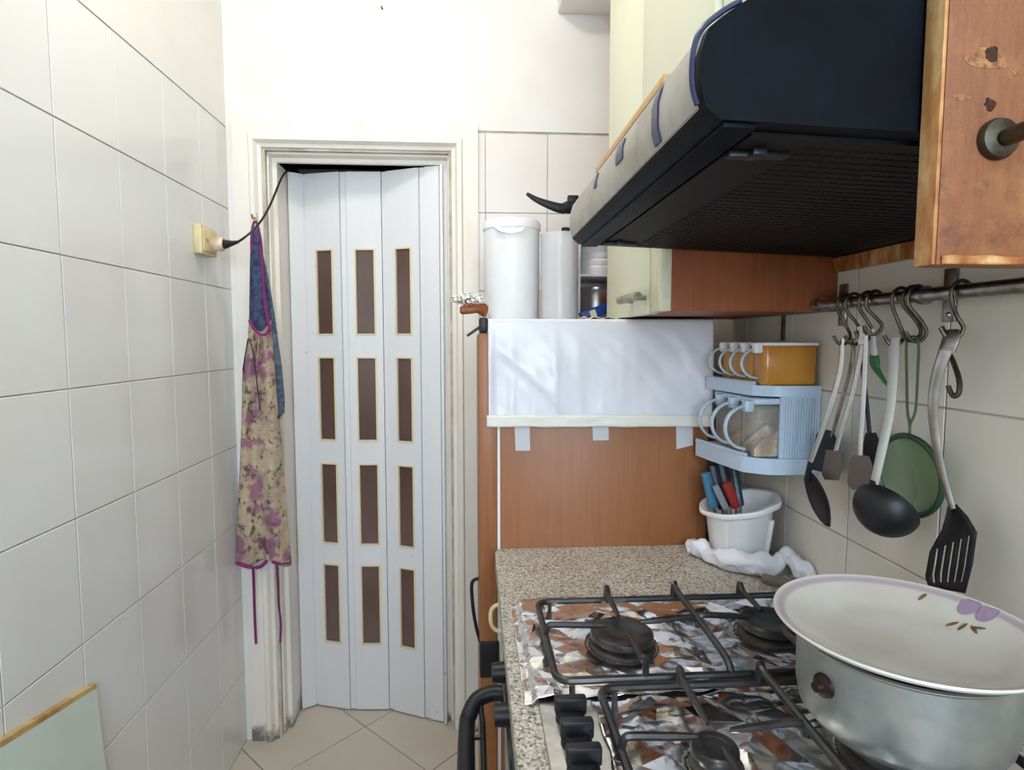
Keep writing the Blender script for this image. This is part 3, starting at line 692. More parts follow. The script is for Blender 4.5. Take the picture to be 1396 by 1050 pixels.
# foil linings
def foil(x0, x1, y0, y1, nx, ny, label, seed, amp, holes_):
    bm = BM(); rnd = random.Random(seed)
    def f(s, t):
        js = 0 if s in (0, 1) else rnd.uniform(-.45, .45)/nx; jt = 0 if t in (0, 1) else rnd.uniform(-.45, .45)/ny
        return Vector((x0+(x1-x0)*(s+js), y0+(y1-y0)*(t+jt), HZ+.0012+amp*rnd.random()**1.6))
    grid(bm, nx, ny, f); bmesh.ops.triangulate(bm, faces=bm.faces[:])
    for _ in range(3): bmesh.ops.subdivide_edges(bm, edges=bm.edges[:], cuts=1, use_grid_fill=True)
    for v in bm.verts:
        x, y = v.co.x, v.co.y
        v.co.z += .0016*abs(nz(x*26-y*14, y*44+x*10, seed))+.0008*abs(nz(x*80, y*55, seed+3))
        if x < x0+.002 or x > x1-.002: v.co.x += .006*nz(y*30, seed, 1)
        if y < y0+.002 or y > y1-.002: v.co.y += .004*nz(x*24, seed, 2)
        for cx_, cy_, r in holes_:
            dd = math.hypot(x-cx_, y-cy_)
            if dd < r*1.5: v.co.z = HZ+.0008+(v.co.z-HZ-.0008)*max(0, (dd-r)/(r*.5))
        for fx_, fy_ in FEET:
            dd = math.hypot(x-fx_, y-fy_)
            if dd < .022: v.co.z = HZ+.0008+(v.co.z-HZ-.0008)*max(0, (dd-.010)/.012)
        if x < HX0-.001: v.co.z = ZK+.0008+(v.co.z-HZ-.0008)*.8+max(0, .0062*(1-(HX0-.001-x)/.007))
    kill = [fc_ for fc_ in bm.faces if any(math.hypot(fc_.calc_center_median().x-a, fc_.calc_center_median().y-b_) < r*1.06 for a, b_, r in holes_)]
    bmesh.ops.delete(bm, geom=kill, context='FACES')
    put('foil_lining', bm, 'foil', None, label, 'foil', smooth=True, ang=7, solid=.0003)
foil(.062, .575, .716, 1.0, 19, 11, 'crinkled foil lining under the burners nearest the refrigerator', 2.3, .0075, [(.219, .846, .05), (.458, .866, .05)])
foil(.146, .575, .45, .712, 16, 9, 'crinkled foil lining beneath the aluminium pot', 7.9, .0075, [(.255, .59, .028), (.455, .585, .055)])

# --- pot with a plate on it
px_, py_, pzb = .455, .585, HZ+.0402
pot = root('pot', (px_, py_, pzb), 'dented aluminium pot covered by a plate, on the hob', 'pot')
PT = 1.021
bm = BM(); lathe(bm, [(0, pzb), (.072, pzb), (.088, pzb+.005), (.098, pzb+.017), (.1015, pzb+.035), (.1025, PT-.004), (.1055, PT-.001), (.1055, PT), (.1, PT), (.099, pzb+.03), (.085, pzb+.01), (0, pzb+.006)], (px_, py_, 0), 64)
put('body', bm, 'alu', pot)
for ang_, nm in ((3.36, 'handle_bracket'), (3.36+math.pi, 'handle_bracket')):
    c0 = Vector((px_+.1015*math.cos(ang_), py_+.1015*math.sin(ang_), PT-.035)); d = Vector((math.cos(ang_), math.sin(ang_), 0))
    bm = BM(); lathe(bm, [(0, -.001), (.013, -.001), (.012, .003), (.006, .006), (.005, .012), (0, .013)], c0, 18, axis=d)
    put(nm, bm, simple('burnt_rivet%.1f' % ang_, lin(60, 30, 22), .4, .4, col2=lin(20, 16, 14), sc=90), pot)
m, nt, b = base_mat('stoneware_plate'); v = coords(nt); sep = nn(nt, 'ShaderNodeVectorMath', operation='DISTANCE')
mp = nn(nt, 'ShaderNodeMapping'); mp.inputs['Scale'].default_value = (1, 1, 0); nt.links.new(v, mp.inputs[0])
nt.links.new(mp.outputs[0], sep.inputs[0]); sep.inputs[1].default_value = (px_, py_, 0)
rr = sep.outputs['Value']
c = ramp(nt, noise_n(nt, v, 8, 4), [(.4, lin(224, 219, 209)), (.7, lin(208, 201, 187))])
band = ramp(nt, rr, [(.1135, 0.0), (.1145, 1.0), (.1225, 1.0), (.1235, 0.0)])
mk = nn(nt, 'ShaderNodeMath', operation='MULTIPLY'); mk.inputs[1].default_value = .85; nt.links.new(band, mk.inputs[0])
c = mix(nt, mk.outputs[0], c, lin(186, 166, 176))
nt.links.new(c, b.inputs['Base Color']); b.inputs['Roughness'].default_value = .16; M['plate'] = m
pl = root('plate', (px_, py_, PT), 'large cream plate with lilac rim band lying over the pot', 'plate')
bm = BM(); z = PT+.0005
lathe(bm, [(0, z-.010), (.07, z-.010), (.085, z-.004), (.105, z+.004), (.1245, z+.0135), (.1275, z+.017), (.1265, z+.019), (.1235, z+.0175), (.105, z+.0095), (.088, z+.002), (.072, z-.004), (0, z-.004)], (px_, py_, 0), 96)
put('dish', bm, 'plate', pl)
def plate_z(r): return z+.0095+.0012+(r-.105)*.43 if r > .105 else z+.002+.0012+(r-.088)*.44
def surf(x, y):
    r_ = math.hypot(x-px_, y-py_); return plate_z(min(r_, .122)) if r_ > .075 else z-.003
def onplate(sx_, sy_):
    zz_ = z
    for _ in range(8): p = at(sx_, sy_, Z=zz_); zz_ = surf(p.x, p.y)
    return p
def petal(cx_, cy_, a, l, wd, mat, nm, n=18):
    bm = BM(); vs = []
    for k in range(n):
        t = 2*math.pi*k/n; e1 = l*math.cos(t); e2 = wd*math.sin(t)
        x = cx_+e1*math.cos(a)-e2*math.sin(a); y = cy_+e1*math.sin(a)+e2*math.cos(a)
        rr_ = math.hypot(x-px_, y-py_); vs.append(bm.verts.new((x, y, plate_z(min(rr_, .122)) if rr_ > .075 else z-.003)))
    bm.faces.new(vs); put(nm, bm, mat, pl, solid=.0003, smooth=False)
for q, (sx_, sy_, mt) in {'a': (1322, 822, 'lav'), 'b': (1347, 832, 'lav')}.items():
    p = onplate(sx_, sy_); petal(p.x, p.y, .4, .015, .009, mt, 'flower_print')
M['leafp'] = simple('leaf_print', lin(150, 122, 70), .3, col2=lin(96, 76, 46), sc=200)
for sx_, sy_, a in ((1312, 852, .2), (1328, 856, 1.2), (1334, 846, 2.2), (1298, 848, -.2), (1258, 806, .3)):
    p = onplate(sx_, sy_); petal(p.x, p.y, a, .007, .0018, 'leafp', 'leaf_print', 10)

# ================================================================== THINGS AT THE BACK OF THE COUNTER
bx, by = .556, 1.198
uh = root('utensil_pot', (bx, by, ZK), 'white plastic utensil pot with flared rim by the tiled wall', 'pot')
bm = BM(); n = 56; rings = []
for r, zz in [(0, .0005), (.05, .0005), (.054, .004), (.066, .098), (.070, .103), (.080, .108), (.0815, .114), (.079, .118), (.07, .117), (.0635, .110), (.052, .012), (0, .01)]:
    if r == 0: rings.append([bm.verts.new((bx, by, ZK+zz))]); continue
    ring = []
    for k in range(n):
        a = 2*math.pi*k/n; t = max(0, zz-.03)/.09; tilt = .017*t*(math.cos(a)+.25)
        sc_ = 1+(.02*math.cos(a*8) if zz > .1 else 0)
        ring.append(bm.verts.new((bx+r*sc_*math.cos(a), by+r*sc_*math.sin(a), ZK+zz+tilt)))
    rings.append(ring)
for a, c in zip(rings, rings[1:]):
    for k in range(n):
        k2 = (k+1) % n
        if len(a) == 1: bm.faces.new((a[0], c[k2], c[k]))
        elif len(c) == 1: bm.faces.new((a[k], a[k2], c[0]))
        else: bm.faces.new((a[k], a[k2], c[k2], c[k]))
put('tub', bm, 'white', uh)
put('rib', (lambda b_: (tube(b_, [(bx+.038, by-.0405, ZK+.004), (bx+.0465, by-.049, ZK+.095)], .005, 8), b_)[1])(BM()), 'white', uh)
def stick(pa, pb, y0, y1, r, mat, label, cat='knife', nm='kitchen_knife', fl=.6):
    a, c = at(*pa, Y=y0), at(*pb, Y=y1)
    rt = root(nm, (c.x, c.y, ZK+.02), label, cat)
    bm = BM(); pth = smoothpath([a, a.lerp(c, .12), a.lerp(c, .6), c], 4)
    tube(bm, pth, [r*.55]+[r]*(len(pth)-2)+[r*.8], 10, fl, (1, 0, .2)); put('handle', bm, mat, rt)
    e = Vector((bx+(c.x-bx)*.45, by+(c.y-by)*.45, ZK+.0135)); e = c+(e-c)*.8
    bm = BM(); prism(bm, [c+Vector((-r*.35, 0, 0)), c+Vector((r*.35, 0, 0)), e+Vector((r*.3, 0, 0)), e+Vector((-r*.5, 0, 0))], (0, .0015, 0)); put('blade', bm, 'steel', rt, smooth=False)
stick((962, 644), (973, 692), 1.19, 1.185, .0105, 'teal', 'blue-handled knife standing in the white utensil pot')
stick((972, 634), (985, 694), 1.215, 1.20, .0105, 'dnavy', 'black-handled knife behind the blue one in the utensil pot')
stick((984, 628), (996, 690), 1.25, 1.23, .0125, 'dnavy', 'thick dark-handled knife at the back of the utensil pot')
stick((1000, 632), (1010, 690), 1.246, 1.222, .008, simple('petrol_handle', lin(30, 66, 82), .4), 'petrol-blue handled knife at the back of the utensil pot')
stick((990, 658), (1004, 692), 1.18, 1.18, .010, 'red', 'red-handled knife standing in the white utensil pot')
stick((975, 662), (990, 694), 1.168, 1.172, .007, 'greyh', 'knife with clear grey handle leaning on the utensil pot rim')
# plastic bag
pts = [(.452, 1.215, .898), (.466, 1.206, .902), (.482, 1.182, .896), (.498, 1.144, .896), (.529, 1.115, .898), (.556, 1.104, .896), (.586, 1.105, .894), (.607, 1.113, .905), (.616, 1.105, .912), (.624, 1.07, .899), (.628, 1.035, .888), (.622, 1.0, .884)]
rad = [.010, .018, .013, .018, .023, .022, .015, .014, .018, .016, .013, .006]
bm = BM(); pth = smoothpath(pts, 7); rs = []
for i in range(len(pth)):
    t = i/(len(pth)-1)*(len(rad)-1); k = min(int(t), len(rad)-2); rs.append(rad[k]+(rad[k+1]-rad[k])*(t-k))
tube(bm, pth, rs, 30)
for v in bm.verts:
    d = .009*nz(v.co.x*45, v.co.y*45, v.co.z*45)+.006*abs(nz(v.co.x*95, v.co.y*95, v.co.z*80))
    v.co += Vector((d*.6, d*.6, d)); v.co.z = max(v.co.z, ZK+.0006); v.co.x = min(v.co.x, XR-.001)
put('plastic_bag', bm, simple('bag_white', lin(232, 232, 238), .35), None, 'twisted white plastic bag lying in front of the utensil pot', 'bag', ang=50)
gl = root('lighter', (.583, 1.06, ZK), 'grey-brown lighter handle lying on the worktop beside the bag', 'lighter')
bm = BM(); a, c = Vector((.547, 1.067, ZK+.0095)), Vector((.577, .997, ZK+.0185))
tube(bm, smoothpath([a, a.lerp(c, .1), a.lerp(c, .5), c], 4), [.006]+[.0095]*11+[.007], 10, .9); put('handle', bm, simple('lighter_grey', lin(112, 104, 88), .5), gl)
put('nozzle', (lambda b_: (tube(b_, [c, c+(c-a).normalized()*.02], .004, 8), b_)[1])(BM()), 'steel', gl)

# ================================================================== SPICE RACK
RY0, RY1 = 1.062, 1.260
rk = root('spice_rack', (.58, 1.16, 1.085), 'pale blue two-tier plastic spice rack on the tiled wall', 'rack')
def tray(z, th, x0, bow):
    bm = BM(); n = 14
    fr_ = [(x0-bow*math.sin(math.pi*k/n)*.0-bow*(k/n)**.8, RY0+.028+(RY1-RY0-.028)*k/n) for k in range(n+1)]
    out = [(XR-.001, RY0), (x0+.045, RY0), (x0+.03, RY0+.005)]+fr_+[(XR-.001, RY1)]
    prism(bm, [(x, y, z) for x, y in out], (0, 0, th))
    # raised front lip
    tube(bm, [(x+.003, y, z+th+.003) for x, y in fr_], .0045, 8)
    return bm
put('lower_tray', tray(1.086, .030, .513, .030), 'bluep', rk); put('upper_tray', tray(1.232, .020, .525, .022), 'bluep', rk)
sp_ = put('side_panel', box(BM(), .567, XR-.001, RY0+.002, RY0+.007, 1.1165, 1.2315), 'bluep', rk)
ribm = None
for k in range(14):
    x = .571+k*.0051
    if not ribm: ribm = put('rib', box(BM(), x, x+.0026, RY0+.0002, RY0+.0019, 1.1195, 1.2285), 'bluep', sp_)
    else: dup(ribm, (x+.0013, RY0+.00105, 1.1195), sp_)
put('back_panel', box(BM(), XR-.006, XR-.001, RY0+.007, RY1, 1.1165, 1.2315), 'bluep', rk)
def handle_c(bm, x0, y, zt, zb, reach, wdt):
    hm, hh = (zt+zb)/2, (zt-zb)/2
    pts = [(x0+.004-(reach+.004)*math.sin(a)**.8, y, hm+hh*math.cos(a)) for a in [math.pi*(.06+.88*k/8) for k in range(9)]]
    tube(bm, smoothpath(pts, 4), wdt, 8, .5, (0, 1, 0))
OR = ['nearest the hanging spoon', 'second from the hanging spoon', 'third from the hanging spoon', 'closest to the refrigerator']
for k in range(4):
    y0 = RY0+.003+k*.049; y1 = y0+.046; z0, z1 = 1.252, 1.328; x0, x1 = .5335, XR-.008
    jr = root('spice_jar', ((x0+x1)/2, (y0+y1)/2, z0), 'amber plastic spice jar with white handle on the upper tier, '+OR[k], 'jar', 'amber jars on the upper tier')
    put('body', box(BM(), x0, x1, y0, y1, z0, z1, .009, 3), 'amber', jr)
    put('lid', box(BM(), x0-.001, x1+.001, y0-.0005, y1+.0005, z1-.002, z1+.004, .002), 'whiteg', jr)
    yc = (y0+y1)/2-.008
    bm = BM(); handle_c(bm, x0, yc, z1-.006, z0+.013, .036, .0045); put('handle', bm, 'bluep', jr)
    put('latch_tab', box(BM(), x0-.015, x0+.001, yc-.008, yc+.008, z1-.016, z1+.004, .003), 'white', jr)
OL = ['nearest the ribbed side', 'in the middle', 'closest to the refrigerator']
for k in range(3):
    y0 = RY0+.0085+k*.063; y1 = y0+.060; z0, z1 = 1.116, 1.222; x0, x1 = .5215, XR-.012
    jr = root('spice_scoop', ((x0+x1)/2, (y0+y1)/2, z0), 'clear spice scoop with pale blue handle on the lower tier, '+OL[k], 'jar', 'clear scoops on the lower tier')
    put('body', box(BM(), x0, x1, y0, y1, z0, z1-.006, .012, 3), 'clear', jr)
    put('lid', box(BM(), x0-.001, x1+.001, y0-.001, y1+.001, z1-.0055, z1+.006, .003), 'bluep', jr)
    bm = BM(); grid(bm, 20, 10, lambda s, t: Vector((x0+.003+s*(x1-x0-.006), y0+.003+t*(y1-y0-.006), z0+.018+.05*max(0, math.sin(s*3.0))*(.6+.5*nz(s*4, t*3, k)))))
    g = bmesh.ops.extrude_face_region(bm, geom=bm.faces[:])
    for v in [q for q in g['geom'] if isinstance(q, bmesh.types.BMVert)]: v.co.z = z0+.003
    put('contents', bm, [simple('sugar', lin(226, 214, 198), .9, col2=lin(160, 124, 96), sc=30), simple('spice_b', lin(190, 160, 120), .9), simple('spice_c', lin(200, 150, 90), .9)][k], jr)
    yc = (y0+y1)/2-.012
    bm = BM(); handle_c(bm, x0, yc, z1-.008, z0+.014, .048, .006); put('handle', bm, 'bluep', jr)
    put('latch_tab', box(BM(), x0-.014, x0+.004, yc-.009, yc+.009, z1-.02, z1+.002, .003), 'bluep', jr)
# white cable conduit stub above the rack
put('wall_conduit', box(BM(), XR-.006, XR-.0005, 1.2, 1.206, 1.335, 1.387), 'brass', None, 'short dark metal strip on the tiles above the spice jars', 'strip')

# ================================================================== RAIL AND UTENSILS
RX, RZ, RR = .605, 1.397, .0092
rl = root('utensil_rail', (RX, .45, RZ), 'steel utensil rail fixed on the tiled wall with flat brackets', 'rail')
bm = BM(); tube(bm, [(RX, 1.022, RZ), (RX, .452, RZ)], RR, 16); put('bar', bm, 'railm', rl)
put('end_cap', (lambda b_: (tube(b_, [(RX, 1.0225, RZ), (RX, 1.016, RZ)], RR*1.25, 16), b_)[1])(BM()), 'steel', rl)
for y in (1.006, .772, .50):
    bm = BM(); box(bm, XR-.004, XR-.0005, y-.011, y+.011, RZ-.036, RZ+.036, .001); box(bm, RX+.004, XR-.003, y-.009, y+.009, RZ-.004, RZ+.004, .001)
    tube(bm, [(RX, y-.0055, RZ), (RX, y+.0055, RZ)], RR*1.35, 14)
    lathe(bm, [(0, 0), (.004, 0), (.003, .002), (0, .0025)], (XR-.004, y, RZ-.026), 10, axis=(-1, 0, 0)); put('bracket', bm, 'railm', rl)
def shook(y, drop, label, mat='brass', r=.0026, dx=0, low=.013):
    # S-hook: over the rail, then curls up towards the room
    pts = [(RX+.012, y, RZ-.006), (RX+.0125, y, RZ+.006), (RX, y, RZ+.0135), (RX-.0125, y, RZ+.005), (RX-.012, y+.001, RZ-.012), (RX-.003+dx, y-.004, RZ-drop*.55), (RX+.004+dx, y-.006, RZ-drop+.012), (RX-.002+dx, y-.004, RZ-drop), (RX-.012+dx, y, RZ-drop+.001), (RX-.018+dx, y+.004, RZ-drop+low)]
    bm = BM(); tube(bm, smoothpath(pts, 5), r, 7); return put('s_hook', bm, mat, None, label, 'hook', 'S-hooks on the rail')
hk = [(1148, 462, .600, 'dark S-hook holding the black spoon'), (1164, 462, .606, 'S-hook beside the rail end holding the black turner'), (1178, 456, .600, 'S-hook holding the steel tongs and the dark spatula'), (1190, 448, .602, 'slim S-hook holding the green-handled peeler'), (1219, 462, .596, 'S-hook holding the white-handled ladle'), (1242, 456, .604, 'S-hook holding the green strainer wire'), (1249, 457, .604, 'S-hook beside the green strainer'), (1298, 452, .5935, 'S-hook holding the slotted turner')]
for a_, c_, x_, l in hk:
    p = at(a_, c_, X=x_); shook(p.y+.002, RZ-p.z+.008, l, dx=x_-RX+.007)
bm = BM(); tube(bm, smoothpath([at(1296, 486, X=.61), at(1302, 500, X=.607), at(1308, 520, X=.603), at(1307, 536, X=.6), at(1300, 540, X=.597), at(1294, 530, X=.595), at(1293, 526, X=.595)], 5), .0032, 7)
tube(bm, smoothpath([at(1296, 486, X=.61), at(1290, 470, X=.605), at(1288, 455, X=.60), at(1284, 446, X=.60)], 4), .0028, 7)
put('s_hook', bm, 'brass', None, 'loose dark S-hook hanging below the slotted turner handle', 'hook', 'S-hooks on the rail')
def tri(pp, dep):  # pixel polyline with X per point
    return [at(p[0], p[1], X=x) for p, x in zip(pp, dep)]
NW = Vector((-1, 0, 0))
def blade_obj(outline, X, th, name, mat, par, holes=None, bend=0, tilt=0.0):
    """flat head in a plane near the wall traced in pixel space on X = const"""
    bm = BM(); pts = [at(a, b_, X=X) for a, b_ in outline]
    prism(bm, pts, (th, 0, 0)); return put(name, bm, mat, par)
# 1 black spoon with steel handle
sp1 = root('serving_spoon', (.59, .97, 1.03), 'black serving spoon with steel handle hanging beside the spice rack', 'spoon', 'utensils on the rail')
pth = smoothpath(tri([(1148, 462), (1146, 500), (1135, 545), (1120, 590), (1104, 634)], [.600, .598, .592, .586, .580]), 6)
bm = BM(); tube(bm, pth, [.005+.002*math.sin(i/len(pth)*math.pi) for i in range(len(pth))], 8, .45, (0, 1, 0)); put('handle', bm, 'chrome', sp1)
def bowl_along(pa, pb, X0, X1, wmax, depth, name, mat, par, skew=0):
    a, c = at(*pa, X=X0), at(*pb, X=X1); d = c-a; sd = d.cross(Vector((1, 0, 0))).normalized()
    bm = BM(); nu, nv = 14, 10
    def f(s, t):
        wd = wmax*(math.sin(math.pi*min(1, max(0, .12+.85*t)))**.7)*(1.0 if t < 1 else .3)
        u_ = (s-.5)*2
        return a+d*t+sd*(u_*wd)+Vector((depth*(1-u_*u_)*math.sin(math.pi*t), 0, 0))
    grid(bm, nu, nv, f); return put(name, bm, mat, par, solid=.002, ang=60)
bm = BM(); tube(bm, tri([(1105, 630), (1103, 640), (1100, 655)], [.580, .579, .578]), [.006, .0065, .007], 8, .6, (0, 1, 0)); put('neck', bm, 'blackp', sp1)
bowl_along((1100, 648), (1131, 718), .578, .574, .024, .012, 'spoon_bowl', 'blackp', sp1)
# 2 black turner half hidden behind it
tn = root('black_turner', (.615, .99, 1.12), 'black turner with metal handle hanging half hidden behind the serving spoon', 'turner', 'utensils on the rail')
bm = BM(); tube(bm, smoothpath(tri([(1164, 462), (1160, 500), (1148, 545), (1134, 596)], [.606, .611, .613, .614]), 5), .004, 8, .6, (0, 1, 0)); put('handle', bm, 'railm', tn)
blade_obj([(1113, 592), (1122, 585), (1133, 588), (1138, 598), (1133, 640), (1122, 644), (1104, 640)], .612, .003, 'head', 'blackp', tn)
# 3 tongs
tg = root('tongs', (.60, .91, 1.10), 'steel tongs with flat squared ends hanging in the middle of the rail', 'tongs', 'utensils on the rail')
for pp, dd, e in (([(1178, 458), (1172, 490), (1160, 545), (1146, 590), (1139, 616)], [.600, .602, .6, .596, .594], [(1126, 613), (1149, 616), (1148, 632), (1142, 655), (1124, 654), (1120, 646)]),
                  ([(1180, 458), (1179, 500), (1176, 560), (1173, 600), (1172, 622)], [.596, .596, .592, .588, .586], [(1163, 620), (1183, 622), (1187, 634), (1184, 664), (1162, 668), (1155, 660), (1157, 632)])):
    bm = BM(); tube(bm, smoothpath(tri(pp, dd), 5), .0055, 8, .4, (0, 1, 0)); ar = put('arm', bm, 'chrome', tg)
    blade_obj(e, dd[-1]-.002, .0025, 'grip_end', 'dsteel', ar)
put('spring_cap', (lambda b_: (tube(b_, [at(1174, 456, X=.598)+Vector((0, 0, .012)), at(1176, 470, X=.598)], .0085, 10, .7, (0, 1, 0)), b_)[1])(BM()), 'steel', tg)
# 4 dark spatula behind tongs
ds = root('dark_spatula', (.625, .87, 1.12), 'dark spatula hanging behind the steel tongs', 'spatula', 'utensils on the rail')
bm = BM(); tube(bm, smoothpath(tri([(1175, 456), (1176, 500), (1181, 545), (1186, 596)], [.608, .618, .622, .624]), 5), .0042, 8, .6, (0, 1, 0)); put('handle', bm, 'dnavy', ds)
blade_obj([(1180, 590), (1192, 590), (1197, 604), (1194, 646), (1186, 660), (1176, 650), (1177, 604)], .622, .003, 'head', 'blackp', ds)
# 5 peeler
pe = root('peeler', (.62, .85, 1.26), 'peeler with green handle and white neck hanging on the tiles', 'peeler', 'utensils on the rail')
bm = BM(); tube(bm, smoothpath(tri([(1190, 448), (1191, 465), (1192, 484)], [.602, .607, .611]), 4), [.003]*3+[.005]*3+[.006]*3, 8, .6, (0, 1, 0)); put('neck', bm, 'white', pe)
bm = BM(); tube(bm, smoothpath(tri([(1191, 482), (1194, 500), (1202, 514), (1212, 528)], [.612, .614, .616, .618]), 4), [.007, .009, .010, .010, .0085, .007, .006, .005, .0045, .004, .0035, .003, .003], 8, .5, (0, 1, 0)); put('handle', bm, 'green', pe)
# 6 ladle
ld = root('ladle', (.57, .84, 1.04), 'black ladle with long white-grey handle hanging before the green strainer', 'ladle', 'utensils on the rail')
M['ladleh'] = simple('ladle_handle', lin(196, 194, 186), .35)
pth = smoothpath(tri([(1219, 462), (1218, 500), (1213, 560), (1203, 610), (1191, 664)], [.596, .591, .584, .577, .572]), 6)
bm = BM(); tube(bm, pth, [.0105-.0025*i/len(pth) for i in range(len(pth))], 10, .45, (0, 1, 0)); put('handle', bm, 'ladleh', ld)
bm = BM(); tube(bm, tri([(1192, 655), (1190, 668), (1188, 684)], [.572, .571, .570]), [.007, .009, .012], 8, .6, (0, 1, 0)); put('neck', bm, 'blackp', ld)
lc = at(1209, 692, X=.578); R_ = .043
bm = BM(); axis = Vector((.72, .30, .55)).normalized()
prof_ = [(R_*math.sin(a), -R_*.92*math.cos(a)) for a in [k*math.pi/2/9 for k in range(10)]]+[((R_-.002)*math.sin(a), -(R_-.002)*.9*math.cos(a)) for a in [k*math.pi/2/9 for k in range(9, -1, -1)]]
lathe(bm, prof_, lc, 32, axis=axis); put('bowl', bm, 'blackp', ld)
# 7 strainer
sr = root('strainer', (.61, .785, 1.09), 'round green mesh strainer hanging by a wire loop on the rail', 'strainer', 'utensils on the rail')
c0 = at(1238, 648, X=.612); R_ = .056; ux = Vector((-.12, 1, 0)).normalized(); uz = Vector((-.06, 0, 1)).normalized()
ring = [c0+ux*(R_*.98*math.cos(a))+uz*(R_*math.sin(a)) for a in [2*math.pi*k/40 for k in range(40)]]
bm = BM(); tube(bm, ring, .0042, 8, closed=True); put('rim', bm, simple('rim_green', lin(36, 66, 44), .35), sr)
m = clear('green_mesh', lin(128, 150, 112), .5, .5); M['mesh'] = m
nrm = ux.cross(uz).normalized()
if nrm.x < 0: nrm = -nrm
bm = BM(); rg = []
for r in [0, .35, .6, .8, 1.0]:
    if r == 0: rg.append([bm.verts.new(c0+nrm*.014)])
    else: rg.append([bm.verts.new(c0+ux*(R_*r*math.cos(a))+uz*(R_*r*math.sin(a))+nrm*(.014*(1-r*r))) for a in [2*math.pi*k/40 for k in range(40)]])
for a, c in zip(rg, rg[1:]):
    for k in range(40):
        if len(a) == 1: bm.faces.new((a[0], c[k], c[(k+1) % 40]))
        else: bm.faces.new((a[k], c[k], c[(k+1) % 40], a[(k+1) % 40]))
put('mesh', bm, 'mesh', sr)
M['wireg'] = simple('green_wire', lin(86, 104, 72), .4)
bm = BM(); tube(bm, smoothpath(tri([(1240, 596), (1240, 578), (1237, 560), (1236, 510), (1236, 466), (1244, 459), (1252, 466), (1251, 510), (1248, 560), (1241, 578), (1240, 594)], [.611, .611, .611, .610, .606, .605, .606, .610, .611, .611, .611]), 4), .0019, 6); put('wire_handle', bm, 'wireg', sr)
# 8 slotted turner
ts = root('slotted_turner', (.60, .70, 1.02), 'black slotted turner with curved steel handle, biggest utensil on the rail', 'turner', 'utensils on the rail')
pth = smoothpath(tri([(1298, 456), (1288, 480), (1276, 520), (1272, 565), (1279, 620), (1290, 665), (1299, 694)], [.594, .590, .588, .590, .594, .598, .60]), 6)
n = len(pth); bm = BM(); tube(bm, pth, [.0115-.007*(i/n) for i in range(n)], 10, .4, (0, 1, 0)); put('handle', bm, 'steel', ts)
put('hang_tip', (lambda b_: (tube(b_, tri([(1299, 450), (1297, 462), (1291, 478)], [.5935, .5915, .5885]), [.009, .0125, .0115], 10, .5, (0, 1, 0)), b_)[1])(BM()), 'railm', ts)
def T(s, t):   # head space: s across (0 left..1 right), t down (0 neck..1 tip), on the pixel quad, X near .60
    l = [(1293, 690), (1284, 722), (1268, 752), (1262, 786), (1266, 800)]; r_ = [(1303, 688), (1318, 704), (1331, 726), (1325, 770), (1315, 809)]
    q = t*4; k = min(int(q), 3); e = q-k
    lx, ly = [l[k][i]+(l[k+1][i]-l[k][i])*e for i in (0, 1)]; rx, ry = [r_[k][i]+(r_[k+1][i]-r_[k][i])*e for i in (0, 1)]
    return at(lx+(rx-lx)*s, ly+(ry-ly)*s, X=.602-.004*t+.004*math.sin(3.14*s))
bm = BM()
nt_ = 20; S_ = [0, .13, .2, .3, .37, .47, .54, .64, .71, .81, .88, 1.0]
g = [[bm.verts.new(T(s, j/nt_)) for s in S_] for j in range(nt_+1)]
for j in range(nt_):
    for i in range(len(S_)-1):
        if i % 2 == 1 and .5 <= j/nt_ < .9: continue
        bm.faces.new((g[j][i], g[j][i+1], g[j+1][i+1], g[j+1][i]))
put('slotted_head', bm, 'blackp', ts, solid=.0022)

# ================================================================== LEFT WALL THINGS
so = root('wall_socket', (XL, 1.78, 1.575), 'ivory electrical socket box on the left tiled wall', 'socket')
put('box', box(BM(), XL+.0002, XL+.022, 1.716, 1.815, 1.574, 1.652, .003), 'ivory', so)
put('cover', box(BM(), XL+.0215, XL+.026, 1.724, 1.807, 1.582, 1.644, .002), 'ivory', so)
bm = BM()
for y in (1.735, 1.742, 1.749): box(bm, XL+.0255, XL+.0268, y-.003, y+.003, 1.607, 1.617)
put('contact_holes', bm, 'ochre', so)
p0 = Vector((XL+.026, 1.775, 1.606)); 
pg = root('power_plug', p0, 'cream plug with black cable running up into the doorway', 'plug')
bm = BM(); tube(bm, [p0+Vector((.0002, 0, 0)), p0+Vector((.006, 0, 0)), p0+Vector((.028, 0, .001)), p0+Vector((.032, 0, .001))], [.017, .0195, .0195, .017], 16); put('plug_body', bm, simple('plug_cream', lin(232, 214, 190), .35, col2=lin(206, 170, 140), sc=40), pg)
bm = BM(); q0 = p0+Vector((.032, 0, .001)); tube(bm, [q0-Vector((.001, 0, 0)), q0+Vector((.005, 0, .0)), q0+Vector((.03, -.01, .002)), q0+Vector((.046, -.015, .005))], [.014, .0125, .0065, .004], 12); put('strain_relief', bm, 'cable', pg)
q1 = q0+Vector((.044, -.0145, .0048))
bm = BM(); tube(bm, smoothpath([q1, q1+Vector((.02, -.01, .009)), at(346, 313, Y=1.83), at(358, 298, Y=1.87), at(367, 282, Y=1.91), at(375, 264, Y=1.95), at(380.5, 250, Y=2.0), at(386, 239, Y=2.045), at(392, 232.5, Y=2.09), at(397, 228.5, Y=2.125), at(404, 228, Y=2.24)], 6), .0034, 8); put('cable', bm, 'cable', pg)
